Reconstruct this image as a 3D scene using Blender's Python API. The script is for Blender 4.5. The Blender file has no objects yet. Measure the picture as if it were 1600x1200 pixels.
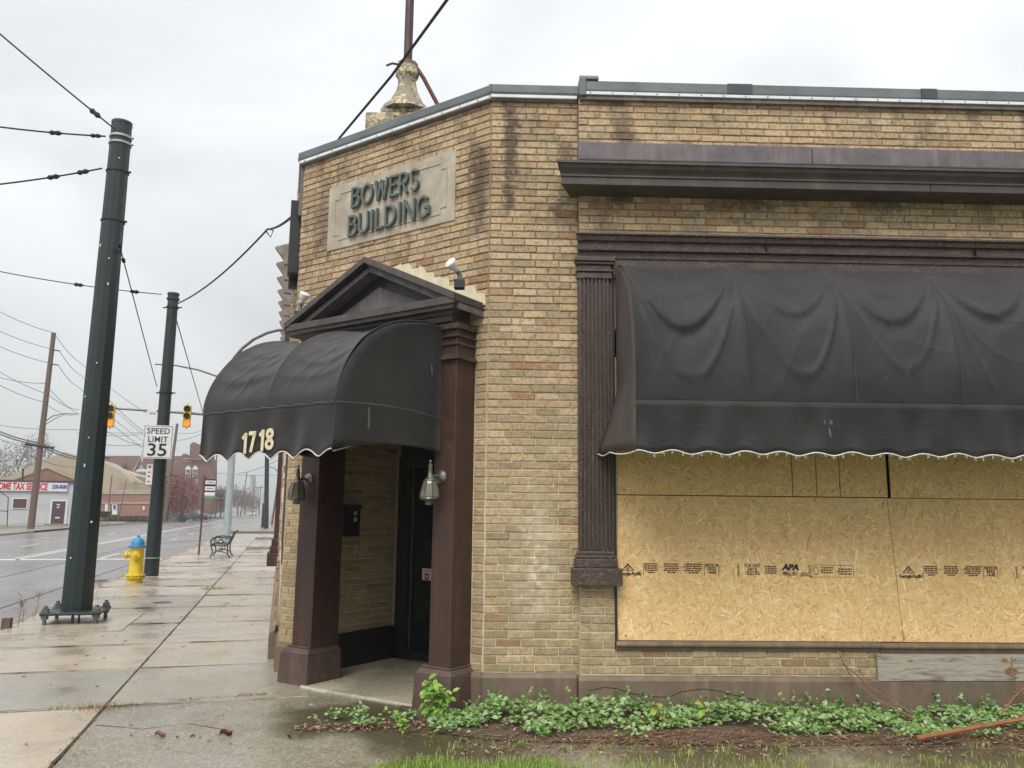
import bpy, bmesh, math, random
from mathutils import Vector, Matrix
random.seed(7)
R = math.radians
C = bpy.context.scene.collection
SC = bpy.context.scene

# ------------------------------------------------------------------ camera
FPX, PITCH, ROLL, HC = 1250.0, R(9.1), R(0.6), 1.6
fw = Vector((0, math.cos(PITCH), math.sin(PITCH)))
r0 = Vector((1, 0, 0)); u0_ = r0.cross(fw)
rt = r0*math.cos(ROLL) + u0_*math.sin(ROLL)
up = u0_*math.cos(ROLL) - r0*math.sin(ROLL)
cam = bpy.data.objects.new('camera', bpy.data.cameras.new('camera'))
C.objects.link(cam); SC.camera = cam
m3 = Matrix((rt, up, -fw)).transposed()
cam.matrix_world = Matrix.Translation((0, 0, HC)) @ m3.to_4x4()
cam.data.sensor_width = 36; cam.data.lens = 36*FPX/1600
cam.data.clip_start = 0.05; cam.data.clip_end = 6000

# ------------------------------------------------------------------ sky, sun, exposure
w = bpy.data.worlds.new('World'); SC.world = w; w.use_nodes = True
nt = w.node_tree; nt.nodes.clear()
N = nt.nodes.new; L = nt.links.new
SUN_EL, SUN_AZ = 50, 197       # azimuth clockwise from +Y: behind the camera, a little to its left
sky = N('ShaderNodeTexSky'); sky.sky_type = 'NISHITA'; sky.sun_disc = False
sky.sun_elevation = R(SUN_EL); sky.sun_rotation = R(SUN_AZ)
bg1 = N('ShaderNodeBackground'); bg1.inputs['Strength'].default_value = 0.05
L(sky.outputs[0], bg1.inputs['Color'])
tc = N('ShaderNodeTexCoord')
mp = N('ShaderNodeMapping'); mp.inputs['Scale'].default_value = (1.0, 1.0, 2.2); mp.inputs['Location'].default_value = (0.35, 0.1, 0.2)
L(tc.outputs['Generated'], mp.inputs['Vector'])
nz = N('ShaderNodeTexNoise'); nz.inputs['Scale'].default_value = 1.7; nz.inputs['Detail'].default_value = 6; nz.inputs['Roughness'].default_value = .45
nz.inputs['Distortion'].default_value = .5
L(mp.outputs[0], nz.inputs['Vector'])
rp = N('ShaderNodeValToRGB'); rp.color_ramp.elements[0].position = .36; rp.color_ramp.elements[1].position = .64
rp.color_ramp.elements[0].color = (.265, .272, .279, 1); rp.color_ramp.elements[1].color = (.385, .397, .40, 1)
L(nz.outputs[0], rp.inputs[0])
sx = N('ShaderNodeSeparateXYZ'); L(tc.outputs['Generated'], sx.inputs[0])
mr = N('ShaderNodeMapRange'); mr.inputs['From Min'].default_value = .0; mr.inputs['From Max'].default_value = 1.0
mr.inputs['To Min'].default_value = 1.0; mr.inputs['To Max'].default_value = 2.9
L(sx.outputs['Z'], mr.inputs[0])
bg2 = N('ShaderNodeBackground'); L(rp.outputs[0], bg2.inputs['Color']); L(mr.outputs[0], bg2.inputs['Strength'])
add = N('ShaderNodeMixShader'); add.inputs[0].default_value = .93
L(bg1.outputs[0], add.inputs[1]); L(bg2.outputs[0], add.inputs[2])
out = N('ShaderNodeOutputWorld'); L(add.outputs[0], out.inputs['Surface'])

sd = bpy.data.lights.new('sun', 'SUN'); sd.energy = 1.5; sd.angle = R(35); sd.color = (1, .97, .92)
sun = bpy.data.objects.new('sun', sd); C.objects.link(sun)
dv = Vector((math.sin(R(SUN_AZ))*math.cos(R(SUN_EL)), math.cos(R(SUN_AZ))*math.cos(R(SUN_EL)), math.sin(R(SUN_EL))))
sun.rotation_euler = dv.to_track_quat('Z', 'Y').to_euler()
SC.view_settings.view_transform = 'Standard'; SC.view_settings.look = 'None'
SC.view_settings.exposure = 0.74; SC.view_settings.gamma = 1
SC.view_settings.use_curve_mapping = False
SC.cycles.max_bounces = 6; SC.cycles.volume_bounces = 0

# ------------------------------------------------------------------ frames of reference (metres)
O1 = Vector((-0.2148, 6.908, 0))                 # corner between the side front and the chamfered corner
def dirv(a): return Vector((math.sin(R(a)), math.cos(R(a)), 0))
uS = dirv(88.4); wS = Vector((uS.y, -uS.x, 0))
uC = dirv(-55.6); wC = Vector((-uC.y, uC.x, 0))
uT = dirv(-15.785); nT = Vector((uT.y, -uT.x, 0)); wT = -nT
O2 = O1 + uC*2.555
Z = Vector((0, 0, 1))
def FS(u, v, w=0): return O1 + uS*u + wS*w + Z*v       # side front
def FC(u, v, w=0): return O1 + uC*u + wC*w + Z*v       # chamfered entrance front
def FT(u, v, w=0): return O2 + uT*u + wT*w + Z*v       # street front
def ST(s, t, z=0): return nT*s + uT*t + Z*z            # street: s across (right +), t along
def WD(x, y, z=0): return Vector((x, y, z))
def ray(x, y): return fw + rt*((x-800)/FPX) - up*((y-600)/FPX)
def at(x, y, t):                                       # the point seen at pixel x, y standing t metres down the street
    r = ray(x, y); return Vector((0, 0, HC)) + r*(t/r.dot(uT))

# ------------------------------------------------------------------ materials
def newmat(name):
    m = bpy.data.materials.new(name); m.use_nodes = True
    return m, m.node_tree, m.node_tree.nodes['Principled BSDF']
def link(nt, a, b): nt.links.new(a, b)
def noise(nt, scale, detail=4, rough=.55, vec=None, dist=0):
    n = nt.nodes.new('ShaderNodeTexNoise'); n.inputs['Scale'].default_value = scale
    n.inputs['Detail'].default_value = detail; n.inputs['Roughness'].default_value = rough; n.inputs['Distortion'].default_value = dist
    if vec is None: vec = geo(nt)
    link(nt, vec, n.inputs['Vector']); return n.outputs[0]
def geo(nt):
    g = nt.nodes.get('Geo') or nt.nodes.new('ShaderNodeNewGeometry'); g.name = 'Geo'; return g.outputs['Position']
def ramp(nt, fac, stops, interp='LINEAR'):
    r = nt.nodes.new('ShaderNodeValToRGB'); r.color_ramp.interpolation = interp
    e = r.color_ramp.elements
    while len(e) < len(stops): e.new(.5)
    for i, (p, c) in enumerate(stops):
        e[i].position = p; e[i].color = (c, c, c, 1) if not isinstance(c, tuple) else (*c, 1)
    link(nt, fac, r.inputs[0]); return r.outputs[0]
def mix(nt, fac, a, b, mode='MIX'):
    n = nt.nodes.new('ShaderNodeMix'); n.data_type = 'RGBA'; n.blend_type = mode
    for i, v in ((0, fac), (6, a), (7, b)):
        if isinstance(v, (int, float)): n.inputs[i].default_value = v if i == 0 else (v, v, v, 1)
        elif isinstance(v, tuple): n.inputs[i].default_value = (*v, 1)
        else: link(nt, v, n.inputs[i])
    return n.outputs[2]
def mth(nt, op, a, b=0.0, c=None):
    n = nt.nodes.new('ShaderNodeMath'); n.operation = op
    for i, v in enumerate((a, b) if c is None else (a, b, c)):
        if isinstance(v, (int, float)): n.inputs[i].default_value = v
        else: link(nt, v, n.inputs[i])
    return n.outputs[0]
def bump(nt, p, h, s=.3, d=.01):
    b = nt.nodes.new('ShaderNodeBump'); b.inputs['Strength'].default_value = s; b.inputs['Distance'].default_value = d
    link(nt, h, b.inputs['Height']); link(nt, b.outputs[0], p.inputs['Normal'])
def smap(nt, vec, sc, rot=(0, 0, 0), loc=(0, 0, 0)):
    n = nt.nodes.new('ShaderNodeMapping'); n.inputs['Scale'].default_value = sc; n.inputs['Rotation'].default_value = rot; n.inputs['Location'].default_value = loc
    link(nt, vec, n.inputs['Vector']); return n.outputs[0]
def simple(name, c1, c2=None, scale=8, rough=.6, metal=0, bs=.15, bscale=60, rvar=0, spec=.5, coord=None):
    m, nt, p = newmat(name)
    c2 = c2 or tuple(x*.7 for x in c1)
    n = noise(nt, scale, 5)
    link(nt, ramp(nt, n, [(.3, c1), (.7, c2)]), p.inputs['Base Color'])
    p.inputs['Roughness'].default_value = rough; p.inputs['Metallic'].default_value = metal; p.inputs['Specular IOR Level'].default_value = spec
    if rvar: link(nt, ramp(nt, noise(nt, scale*2.3, 4), [(.3, max(.02, rough-rvar)), (.7, min(1, rough+rvar))]), p.inputs['Roughness'])
    if bs: bump(nt, p, noise(nt, bscale, 3), bs, .004)
    return m
M = {}
def brickmat(name, src):
    m, nt, p = newmat(name)
    if src == 'obj':
        o = nt.nodes.new('ShaderNodeObjectInfo'); s = nt.nodes.new('ShaderNodeSeparateColor'); link(nt, o.outputs['Color'], s.inputs[0]); tone = s.outputs[0]
    else:
        a = nt.nodes.new('ShaderNodeAttribute'); a.attribute_name = 'tone'; tone = a.outputs['Fac']
    base = ramp(nt, tone, [(0, (.60, .435, .26)), (.14, (.46, .325, .185)), (.30, (.54, .40, .255)), (.45, (.37, .27, .165)), (.58, (.60, .46, .30)),
                           (.70, (.33, .25, .15)), (.80, (.44, .35, .22)), (.88, (.40, .235, .125)), (.95, (.32, .175, .09)), (1, (.46, .29, .16))], 'LINEAR')
    # iron spots, dark kiln flecks and pale scuffs
    f1 = ramp(nt, noise(nt, 34, 6, .78), [(.48, 0.0), (.60, 1.0)])
    c = mix(nt, mth(nt, 'MULTIPLY', f1, .62), base, (.16, .11, .055))
    f2 = ramp(nt, noise(nt, 24, 5, .65, smap(nt, geo(nt), (1, 1, 2.2))), [(.52, 0.0), (.70, 1.0)])
    c = mix(nt, mth(nt, 'MULTIPLY', f2, .42), c, (.70, .58, .41))
    sp = nt.nodes.new('ShaderNodeSeparateXYZ'); link(nt, geo(nt), sp.inputs[0])
    # green-grey weathering towards the ground, as on damp walls
    zr = nt.nodes.new('ShaderNodeMapRange'); link(nt, sp.outputs['Z'], zr.inputs[0])
    zr.inputs[1].default_value = .2; zr.inputs[2].default_value = 2.6; zr.inputs[3].default_value = .50; zr.inputs[4].default_value = 0
    al = mth(nt, 'MULTIPLY', zr.outputs[0], ramp(nt, noise(nt, 13, 5, .6), [(.35, 0.1), (.62, 1.0)]))
    c = mix(nt, al, c, (.235, .205, .095))
    # soot blotches on the parapet
    zb = ramp(nt, mth(nt, 'DIVIDE', sp.outputs['Z'], 6.0), [(.60, 0.0), (.74, .9)])
    so = mth(nt, 'MULTIPLY', zb, ramp(nt, noise(nt, 2.6, 6, .62, smap(nt, geo(nt), (1.6, 1.6, .8), (0, 0, 0), (3.3, 1.2, 0))), [(.50, 0.0), (.66, .8)]))
    c = mix(nt, so, c, (.085, .065, .05))
    # run-off stains: on the pier, beside the plaque and below the cornice end
    for (sx_, sy_, sz_, rad, vs, st2) in ((-.03, 6.88, 4.95, .11, .16, .85), (-.05, 6.88, 4.45, .09, .3, .7), (-.33, 6.99, 4.55, .16, .3, .6), (-.38, 7.02, 4.85, .14, .5, .5), (.42, 6.87, 4.33, .17, .9, .75), (1.0, 6.82, 4.40, .20, 2.4, .8), (2.1, 6.8, 4.39, .34, 3.2, .75), (2.05, 6.8, 4.22, .16, 2.4, .9), (3.4, 6.77, 4.40, .4, 4, .7), (-2.0, 8.1, 4.6, .25, .4, .5)):
        gg = nt.nodes.new('ShaderNodeVectorMath'); gg.operation = 'DISTANCE'; link(nt, smap(nt, geo(nt), (1, 1, vs)), gg.inputs[0]); gg.inputs[1].default_value = (sx_, sy_, sz_*vs)
        kk_ = mth(nt, 'ADD', mth(nt, 'DIVIDE', gg.outputs['Value'], rad), mth(nt, 'MULTIPLY', mth(nt, 'SUBTRACT', noise(nt, 11, 5, .7), .5), 2.4))
        c = mix(nt, ramp(nt, kk_, [(.45, st2), (.95, 0.0)]), c, (.06, .042, .034))
    # white bloom low on the pier
    g2 = nt.nodes.new('ShaderNodeVectorMath'); g2.operation = 'DISTANCE'; link(nt, smap(nt, geo(nt), (1, 1, .35)), g2.inputs[0]); g2.inputs[1].default_value = (.22, 6.85, .42)
    ef = mth(nt, 'MULTIPLY', ramp(nt, g2.outputs['Value'], [(.04, 1.0), (.26, 0.0)]), ramp(nt, noise(nt, 17, 6, .7), [(.45, 0.0), (.62, .85)]))
    c = mix(nt, ef, c, (.80, .77, .66))
    link(nt, c, p.inputs['Base Color']); p.inputs['Roughness'].default_value = .85
    h = mth(nt, 'ADD', noise(nt, 140, 4, .7), mth(nt, 'MULTIPLY', f2, .6))
    bump(nt, p, h, .55, .004)
    return m
M['brick'] = brickmat('brick_face', 'obj'); M['brickm'] = brickmat('brick_face_joined', 'attr')
def mortarmat():
    m, nt, p = newmat('mortar')
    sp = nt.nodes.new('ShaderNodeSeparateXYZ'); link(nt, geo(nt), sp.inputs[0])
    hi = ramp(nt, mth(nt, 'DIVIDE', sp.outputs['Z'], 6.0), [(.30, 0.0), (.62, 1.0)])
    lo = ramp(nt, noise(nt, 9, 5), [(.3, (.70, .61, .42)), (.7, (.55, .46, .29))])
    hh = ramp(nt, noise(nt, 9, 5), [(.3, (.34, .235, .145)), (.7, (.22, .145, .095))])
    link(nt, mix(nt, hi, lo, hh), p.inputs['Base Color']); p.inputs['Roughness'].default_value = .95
    bump(nt, p, noise(nt, 120, 4, .7), .5, .004); return m
M['mortar'] = mortarmat()
def paint(name, c1, c2, rough=.5, peel=.0):
    m, nt, p = newmat(name)
    c = ramp(nt, noise(nt, 5, 6, .6), [(.3, c1), (.72, c2)])
    if peel:
        f = ramp(nt, noise(nt, 34, 6, .75, smap(nt, geo(nt), (1, 1, 2.0))), [(.66-.10*peel, 0.0), (.70-.10*peel, 1.0)])
        c = mix(nt, mth(nt, 'MULTIPLY', f, .75), c, (.22, .17, .15))
    sk = ramp(nt, noise(nt, 10, 6, .65, smap(nt, geo(nt), (1, 1, .12))), [(.50, 0.0), (.72, .4)]); c = mix(nt, sk, c, tuple(x*1.9 for x in c1))
    ft = nt.nodes.new('ShaderNodeSeparateXYZ'); link(nt, geo(nt), ft.inputs[0])
    fm = mth(nt, 'MULTIPLY', ramp(nt, ft.outputs['Z'], [(.04, 1.0), (.36, .12)]), ramp(nt, noise(nt, 19, 6, .75), [(.56, 0.0), (.62, .5)])); c = mix(nt, fm, c, (.20, .17, .14))
    link(nt, c, p.inputs['Base Color'])
    link(nt, ramp(nt, noise(nt, 11, 5), [(.3, rough-.12), (.7, rough+.15)]), p.inputs['Roughness'])
    v = nt.nodes.new('ShaderNodeTexVoronoi'); v.feature = 'DISTANCE_TO_EDGE'; v.inputs['Scale'].default_value = 16
    link(nt, smap(nt, geo(nt), (1, 1, .55)), v.inputs['Vector'])
    h = mth(nt, 'ADD', noise(nt, 70, 5, .7), ramp(nt, v.outputs['Distance'], [(0, 0.0), (.04, .35 if peel else .05)]))
    bump(nt, p, h, .35 if peel else .2, .005); return m
M['brown'] = paint('brown_paint', (.064, .031, .021), (.040, .020, .015))
M['brownpeel'] = paint('cracked_brown_paint', (.076, .050, .040), (.044, .029, .024), .45, 1)
M['plinth'] = paint('plinth_paint', (.19, .138, .095), (.13, .094, .066), .6)
M['blockp'] = paint('block_paint', (.105, .066, .050), (.066, .042, .033), .55)
M['frieze'] = paint('faded_purple_brown_paint', (.17, .140, .146), (.095, .078, .084), .6, .55)
M['cornice'] = paint('weathered_cornice_paint', (.080, .065, .060), (.048, .039, .037), .5, .55)
M['membrane'] = simple('roof_membrane', (.150, .165, .175), (.085, .097, .107), 3, .55, 0, .3, 14, .1)
M['patch'] = simple('membrane_patch', (.06, .07, .08), None, 6, .5)
M['strip'] = simple('white_strip', (.78, .80, .80), (.62, .64, .65), 5, .45)
M['black'] = simple('black_paint', (.012, .012, .013), (.02, .02, .022), 9, .45)
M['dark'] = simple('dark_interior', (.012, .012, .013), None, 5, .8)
M['limestone'] = simple('pale_limestone', (.52, .46, .36), (.27, .235, .19), 4, .85, 0, .4, 80)
M['limestoneb'] = simple('limestone_border', (.50, .44, .34), (.38, .32, .25), 7, .85, 0, .4, 80)
M['bronze'] = simple('green_bronze', (.13, .16, .15), (.075, .098, .092), 16, .5, .1)
M['cream'] = simple('cream_mortar', (.76, .69, .50), (.60, .52, .36), 14, .9, 0, .5, 50)
def peelcream():
    m, nt, p = newmat('peeling_cream_paint')
    c = ramp(nt, noise(nt, 9, 5), [(.3, (.66, .57, .36)), (.7, (.50, .42, .26))])
    f = ramp(nt, noise(nt, 6.5, 7, .72), [(.47, 0.0), (.50, 1.0)]); g_ = ramp(nt, noise(nt, 17, 6, .7), [(.55, 0.0), (.58, 1.0)])
    c = mix(nt, f, c, (.27, .235, .19)); c = mix(nt, g_, c, (.21, .13, .07))
    link(nt, c, p.inputs['Base Color']); p.inputs['Roughness'].default_value = .85; bump(nt, p, f, .5, .01); return m
M['peelcream'] = peelcream()
def fabric():
    m, nt, p = newmat('black_canvas')
    c = ramp(nt, noise(nt, 2.4, 6, .6), [(.3, (.012, .0100, .0098)), (.7, (.024, .0205, .0198))])
    f = ramp(nt, noise(nt, 7, 5, .7, smap(nt, geo(nt), (1, 1, .3))), [(.58, 0.0), (.78, .35)])
    c = mix(nt, f, c, (.060, .052, .048))
    dp = ramp(nt, noise(nt, 11, 3, .5, smap(nt, geo(nt), (1, 1, .22))), [(.735, 0.0), (.75, .7)]); c = mix(nt, dp, c, (.16, .15, .14))
    lint = ramp(nt, noise(nt, 45, 4, .7), [(.66, 0.0), (.72, .35)]); c = mix(nt, lint, c, (.10, .09, .085))
    link(nt, c, p.inputs['Base Color']); p.inputs['Roughness'].default_value = .62; p.inputs['Specular IOR Level'].default_value = .36
    p.inputs['Sheen Weight'].default_value = .15
    wv = noise(nt, 260, 2, .5); b2 = mth(nt, 'ADD', noise(nt, 5, 4, .5), mth(nt, 'MULTIPLY', noise(nt, 4.5, 5, .6, smap(nt, geo(nt), (1, 1, 2.6), (R(25), 0, R(20))), 1.5), .9))
    bump(nt, p, mth(nt, 'ADD', mth(nt, 'MULTIPLY', wv, .12), b2), .22, .02); return m
M['canvas'] = fabric()
M['seam'] = simple('faded_seam', (.10, .10, .10), (.06, .06, .06), 9, .7)
M['seam2'] = simple('rib_seam_canvas', (.065, .06, .058), (.025, .022, .022), 9, .7)
M['canvasb'] = simple('brown_faded_canvas', (.085, .068, .062), (.055, .045, .042), 4, .7, 0, .2, 9)
M['trim'] = simple('white_binding', (.74, .72, .66), (.5, .47, .42), 30, .8)
M['goldnum'] = simple('cream_numerals', (.75, .66, .46), (.58, .50, .33), 25, .7)
def osb():
    m, nt, p = newmat('strand_board')
    tcn = nt.nodes.new('ShaderNodeTexCoord'); pos = tcn.outputs['Object']
    prev = None; prevp = None; cols = None
    base = [(0, (.92, .62, .30)), (.18, (.74, .46, .19)), (.34, (.90, .61, .30)), (.5, (.80, .51, .22)), (.64, (.96, .70, .38)), (.76, (.60, .35, .13)), (.86, (.90, .62, .32)), (1, (1.0, .82, .52))]
    for i, (ang, s) in enumerate(((12, 1), (-38, .85), (62, 1.1), (100, .8), (-8, 1.35), (38, 1.0), (-70, 1.2), (80, .9), (-22, 1.15))):
        v = nt.nodes.new('ShaderNodeTexVoronoi'); v.voronoi_dimensions = '2D'; v.inputs['Scale'].default_value = 10.5*s; v.inputs['Randomness'].default_value = 1
        dv = nt.nodes.new('ShaderNodeVectorMath'); dv.operation = 'ADD'; link(nt, smap(nt, pos, (1, 1, 1), (0, 0, R(ang)), (i*3.1, i*1.7, 0)), dv.inputs[0])
        link(nt, smap(nt, dv.outputs[0], (1, 6.5, 1)), v.inputs['Vector'])
        sc = nt.nodes.new('ShaderNodeSeparateColor'); link(nt, v.outputs['Color'], sc.inputs[0])
        d = ramp(nt, v.outputs['Distance'], [(.45, 1.0), (.75, 0.0)])
        pr = mth(nt, 'MULTIPLY', sc.outputs[1], d)
        if prev is None: prev, prevp = sc.outputs[0], pr
        else:
            g = mth(nt, 'GREATER_THAN', pr, prevp)
            prev = mth(nt, 'ADD', mth(nt, 'MULTIPLY', g, sc.outputs[0]), mth(nt, 'MULTIPLY', mth(nt, 'SUBTRACT', 1.0, g), prev))
            prevp = mth(nt, 'MAXIMUM', pr, prevp)
    c = ramp(nt, prev, base)
    g = noise(nt, 40, 5, .7, smap(nt, pos, (1, 3, 1)))
    c = mix(nt, mth(nt, 'MULTIPLY', ramp(nt, g, [(.50, 0.0), (.70, 1.0)]), .35), c, (.50, .28, .11))
    c = mix(nt, ramp(nt, noise(nt, 90, 2, .5, pos), [(.715, 0.0), (.74, .75)]), c, (.10, .05, .025))
    c = mix(nt, ramp(nt, prevp, [(.50, .30), (.62, 0.0)]), c, (.42, .24, .10))
    c = mix(nt, .06, c, (.82, .54, .25))
    c = mix(nt, ramp(nt, noise(nt, 1.3, 5, .6, smap(nt, pos, (1, .5, 1))), [(.50, 0.0), (.74, .38)]), c, (.52, .33, .15))
    c = mix(nt, ramp(nt, noise(nt, 7, 2, .5, smap(nt, pos, (1, 1, 1), (0, 0, 0), (5, 2, 0))), [(.76, 0.0), (.775, .85)]), c, (.10, .045, .02))
    link(nt, c, p.inputs['Base Color']); p.inputs['Roughness'].default_value = .7
    bump(nt, p, mth(nt, 'ADD', prev, mth(nt, 'MULTIPLY', g, .5)), .5, .004); return m
M['osb'] = osb()
M['ink'] = simple('stamp_ink', (.03, .015, .018), (.06, .03, .028), 60, .8)
def greywood():
    m, nt, p = newmat('weathered_grey_wood')
    tcn = nt.nodes.new('ShaderNodeTexCoord'); pos = tcn.outputs['Object']
    g = noise(nt, 9, 8, .65, smap(nt, pos, (.30, 3.6, 3.6)), .9)
    c = ramp(nt, g, [(.30, (.085, .066, .05)), (.44, (.29, .255, .21)), (.56, (.42, .38, .32)), (.72, (.17, .14, .11))])
    link(nt, c, p.inputs['Base Color']); p.inputs['Roughness'].default_value = .85; bump(nt, p, g, .6, .006); return m
M['gwood'] = greywood()
M['knot'] = simple('wood_knot', (.33, .19, .07), (.18, .09, .035), 50, .7)
M['wood2'] = simple('weathered_bracket_wood', (.34, .31, .28), (.20, .175, .155), 9, .85, 0, .4, 30)

M['polegreen'] = None
M['galv'] = simple('galvanised_steel', (.42, .47, .47), (.32, .36, .37), 6, .5, .3, .1, 30)
M['steelw'] = simple('weathered_steel', (.22, .22, .21), (.10, .10, .10), 20, .55, .5, .2, 60)
M['wire'] = simple('black_cable', (.015, .015, .018), None, 9, .7)
M['wiregrey'] = simple('grey_wire', (.10, .10, .12), None, 9, .6)
M['pole'] = simple('utility_pole_wood', (.17, .105, .078), (.10, .064, .05), 12, .85, 0, .5, 20)
def worn(name, c1, c2, chip, th, sc=16, rough=.45, st=(1, 1, .5)):
    m, nt, p = newmat(name)
    c = ramp(nt, noise(nt, 8, 5), [(.3, c1), (.7, c2)])
    gr_ = ramp(nt, noise(nt, 5, 6, .7, smap(nt, geo(nt), (1.6, 1.6, .25))), [(.50, 0.0), (.70, .45)])
    c = mix(nt, gr_, c, tuple(x*.45 for x in c1))
    f = ramp(nt, noise(nt, sc, 6, .72, smap(nt, geo(nt), st)), [(th, 0.0), (th+.02, .9)]); c = mix(nt, f, c, chip)
    link(nt, c, p.inputs['Base Color']); link(nt, ramp(nt, noise(nt, 9, 5), [(.3, rough-.1), (.7, rough+.2)]), p.inputs['Roughness'])
    bump(nt, p, mth(nt, 'ADD', noise(nt, 60, 4, .7), mth(nt, 'MULTIPLY', f, -1.0)), .35, .004); return m
M['polegreen'] = worn('scuffed_dark_green_paint', (.010, .020, .022), (.015, .028, .029), (.075, .085, .08), .69, 11, .42, (1, 1, .22))
M['yellow'] = worn('worn_hydrant_yellow', (.78, .56, .03), (.62, .43, .03), (.20, .10, .05), .655)
M['blue'] = worn('worn_hydrant_blue', (.04, .29, .56), (.03, .21, .42), (.25, .30, .33), .66)
M['white'] = simple('white_paint', (.78, .78, .76), (.66, .66, .65), 8, .5)
M['signw'] = simple('sign_white', (.74, .75, .76), (.62, .63, .65), 8, .4)
M['signk'] = simple('sign_black', (.01, .01, .01), (.015, .015, .015), 8, .5)
M['red'] = simple('sign_red', (.55, .015, .02), (.45, .012, .02), 8, .5)
M['blues'] = simple('sign_blue', (.03, .08, .35), (.02, .06, .28), 8, .5)
M['green'] = simple('sign_green', (.16, .36, .17), (.12, .3, .14), 8, .5)
M['rust'] = simple('rusty_post', (.16, .05, .04), (.085, .035, .028), 25, .7, 0, .3)
M['sigyel'] = simple('signal_yellow', (.68, .42, .03), (.50, .30, .02), 8, .5)
M['iron'] = simple('black_cast_iron', (.012, .012, .014), (.03, .03, .03), 9, .4, .2)
M['slat'] = simple('bench_slat', (.05, .035, .03), (.03, .022, .02), 9, .55)
M['pewter'] = simple('antique_pewter', (.26, .25, .21), (.13, .125, .105), 24, .38, .7, .2, 60)
M['bulb'] = simple('white_glass_bulb', (.80, .80, .78), (.68, .68, .66), 8, .2)
def emis(name, col, s):
    m, nt, p = newmat(name); p.inputs['Base Color'].default_value = (*col, 1); p.inputs['Emission Color'].default_value = (*col, 1); p.inputs['Emission Strength'].default_value = s; return m
M['amber'] = emis('lit_amber_lens', (1.0, .16, .01), 1.3)
M['lens'] = simple('unlit_lens', (.03, .025, .02), None, 8, .3)
def glass(name, col, rough):
    m, nt, p = newmat(name); p.inputs['Base Color'].default_value = (*col, 1); p.inputs['Roughness'].default_value = rough; p.inputs['Specular IOR Level'].default_value = .7; return m
M['glass'] = glass('dark_door_glass', (.010, .014, .013), .03)
M['lampglass'] = glass('smoked_lantern_glass', (.17, .155, .115), .12)
M['pane'] = glass('window_pane', (.10, .11, .12), .1)
def concrete(name, c1, c2, wet=.5, agg=.0, patch=None, obj=False):
    m, nt, p = newmat(name)
    a = ramp(nt, noise(nt, .55, 6, .62), [(.36, c1), (.64, c2)])
    if obj:
        o = nt.nodes.new('ShaderNodeObjectInfo'); s = nt.nodes.new('ShaderNodeSeparateColor'); link(nt, o.outputs['Color'], s.inputs[0])
        a = mix(nt, 1.0, a, o.outputs['Color'], 'MULTIPLY')
    f = ramp(nt, noise(nt, 38, 6, .72), [(.35, .72), (.65, 1.12)])
    a = mix(nt, 1.0, a, f, 'MULTIPLY')
    st = ramp(nt, noise(nt, 3.1, 7, .68, None, .8), [(.52, 0.0), (.66, .5)])
    a = mix(nt, st, a, tuple(x*.48 for x in c1))
    if agg:
        v = nt.nodes.new('ShaderNodeTexVoronoi'); v.inputs['Scale'].default_value = 75; link(nt, geo(nt), v.inputs['Vector'])
        sc = nt.nodes.new('ShaderNodeSeparateColor'); link(nt, v.outputs['Color'], sc.inputs[0])
        a = mix(nt, mth(nt, 'MULTIPLY', ramp(nt, sc.outputs[0], [(.55, 0.0), (.95, 1.0)]), agg), a, (.50, .46, .38))
        a = mix(nt, mth(nt, 'MULTIPLY', ramp(nt, sc.outputs[1], [(.70, 0.0), (.95, 1.0)]), agg), a, (.06, .055, .04))
    rr = ramp(nt, noise(nt, 1.35, 5, .6, smap(nt, geo(nt), (1, .8, 1), (0, 0, .3), (4.2, 0, 0))), [(.40, wet*.28), (.50, wet*.75), (.66, wet*1.25)])
    if patch:   # damp mossy patches: (centre, radius, strength)
        for (cx, cy, rad) in patch:
            g2 = nt.nodes.new('ShaderNodeVectorMath'); g2.operation = 'DISTANCE'
            nn = nt.nodes.new('ShaderNodeTexNoise'); nn.inputs['Scale'].default_value = 2.2; nn.inputs['Detail'].default_value = 5; link(nt, geo(nt), nn.inputs['Vector'])
            va = nt.nodes.new('ShaderNodeVectorMath'); va.operation = 'MULTIPLY_ADD'; link(nt, nn.outputs['Color'], va.inputs[0]); va.inputs[1].default_value = (.9, .9, 0); link(nt, geo(nt), va.inputs[2])
            link(nt, va.outputs[0], g2.inputs[0]); g2.inputs[1].default_value = (cx+.45, cy+.45, 0)
            k = ramp(nt, mth(nt, 'DIVIDE', g2.outputs['Value'], rad), [(.55, .85), (1.0, 0.0)])
            a = mix(nt, k, a, (.062, .052, .026))
            rr = mix(nt, k, rr, .30)
    link(nt, a, p.inputs['Base Color']); link(nt, rr, p.inputs['Roughness'])
    bump(nt, p, mth(nt, 'ADD', noise(nt, 90, 5, .7), mth(nt, 'MULTIPLY', noise(nt, 4, 4), .8)), .25, .006)
    return m
M['slab'] = concrete('damp_sidewalk_concrete', (.46, .395, .31), (.355, .31, .25), .42, 0, None, True)
M['apron'] = concrete('old_exposed_aggregate', (.31, .27, .195), (.225, .195, .14), .42, .45, [(-1.35, 6.55, .62), (-.75, 6.1, .55), (-.2, 5.75, .6), (-1.0, 6.9, .5), (1.4, 5.7, .8), (3.2, 5.7, .9)])
M['entry'] = concrete('pale_entrance_slab', (.60, .53, .40), (.46, .41, .31), .6)
M['kerb'] = concrete('kerb_concrete', (.30, .26, .21), (.2, .17, .14), .6)
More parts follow.
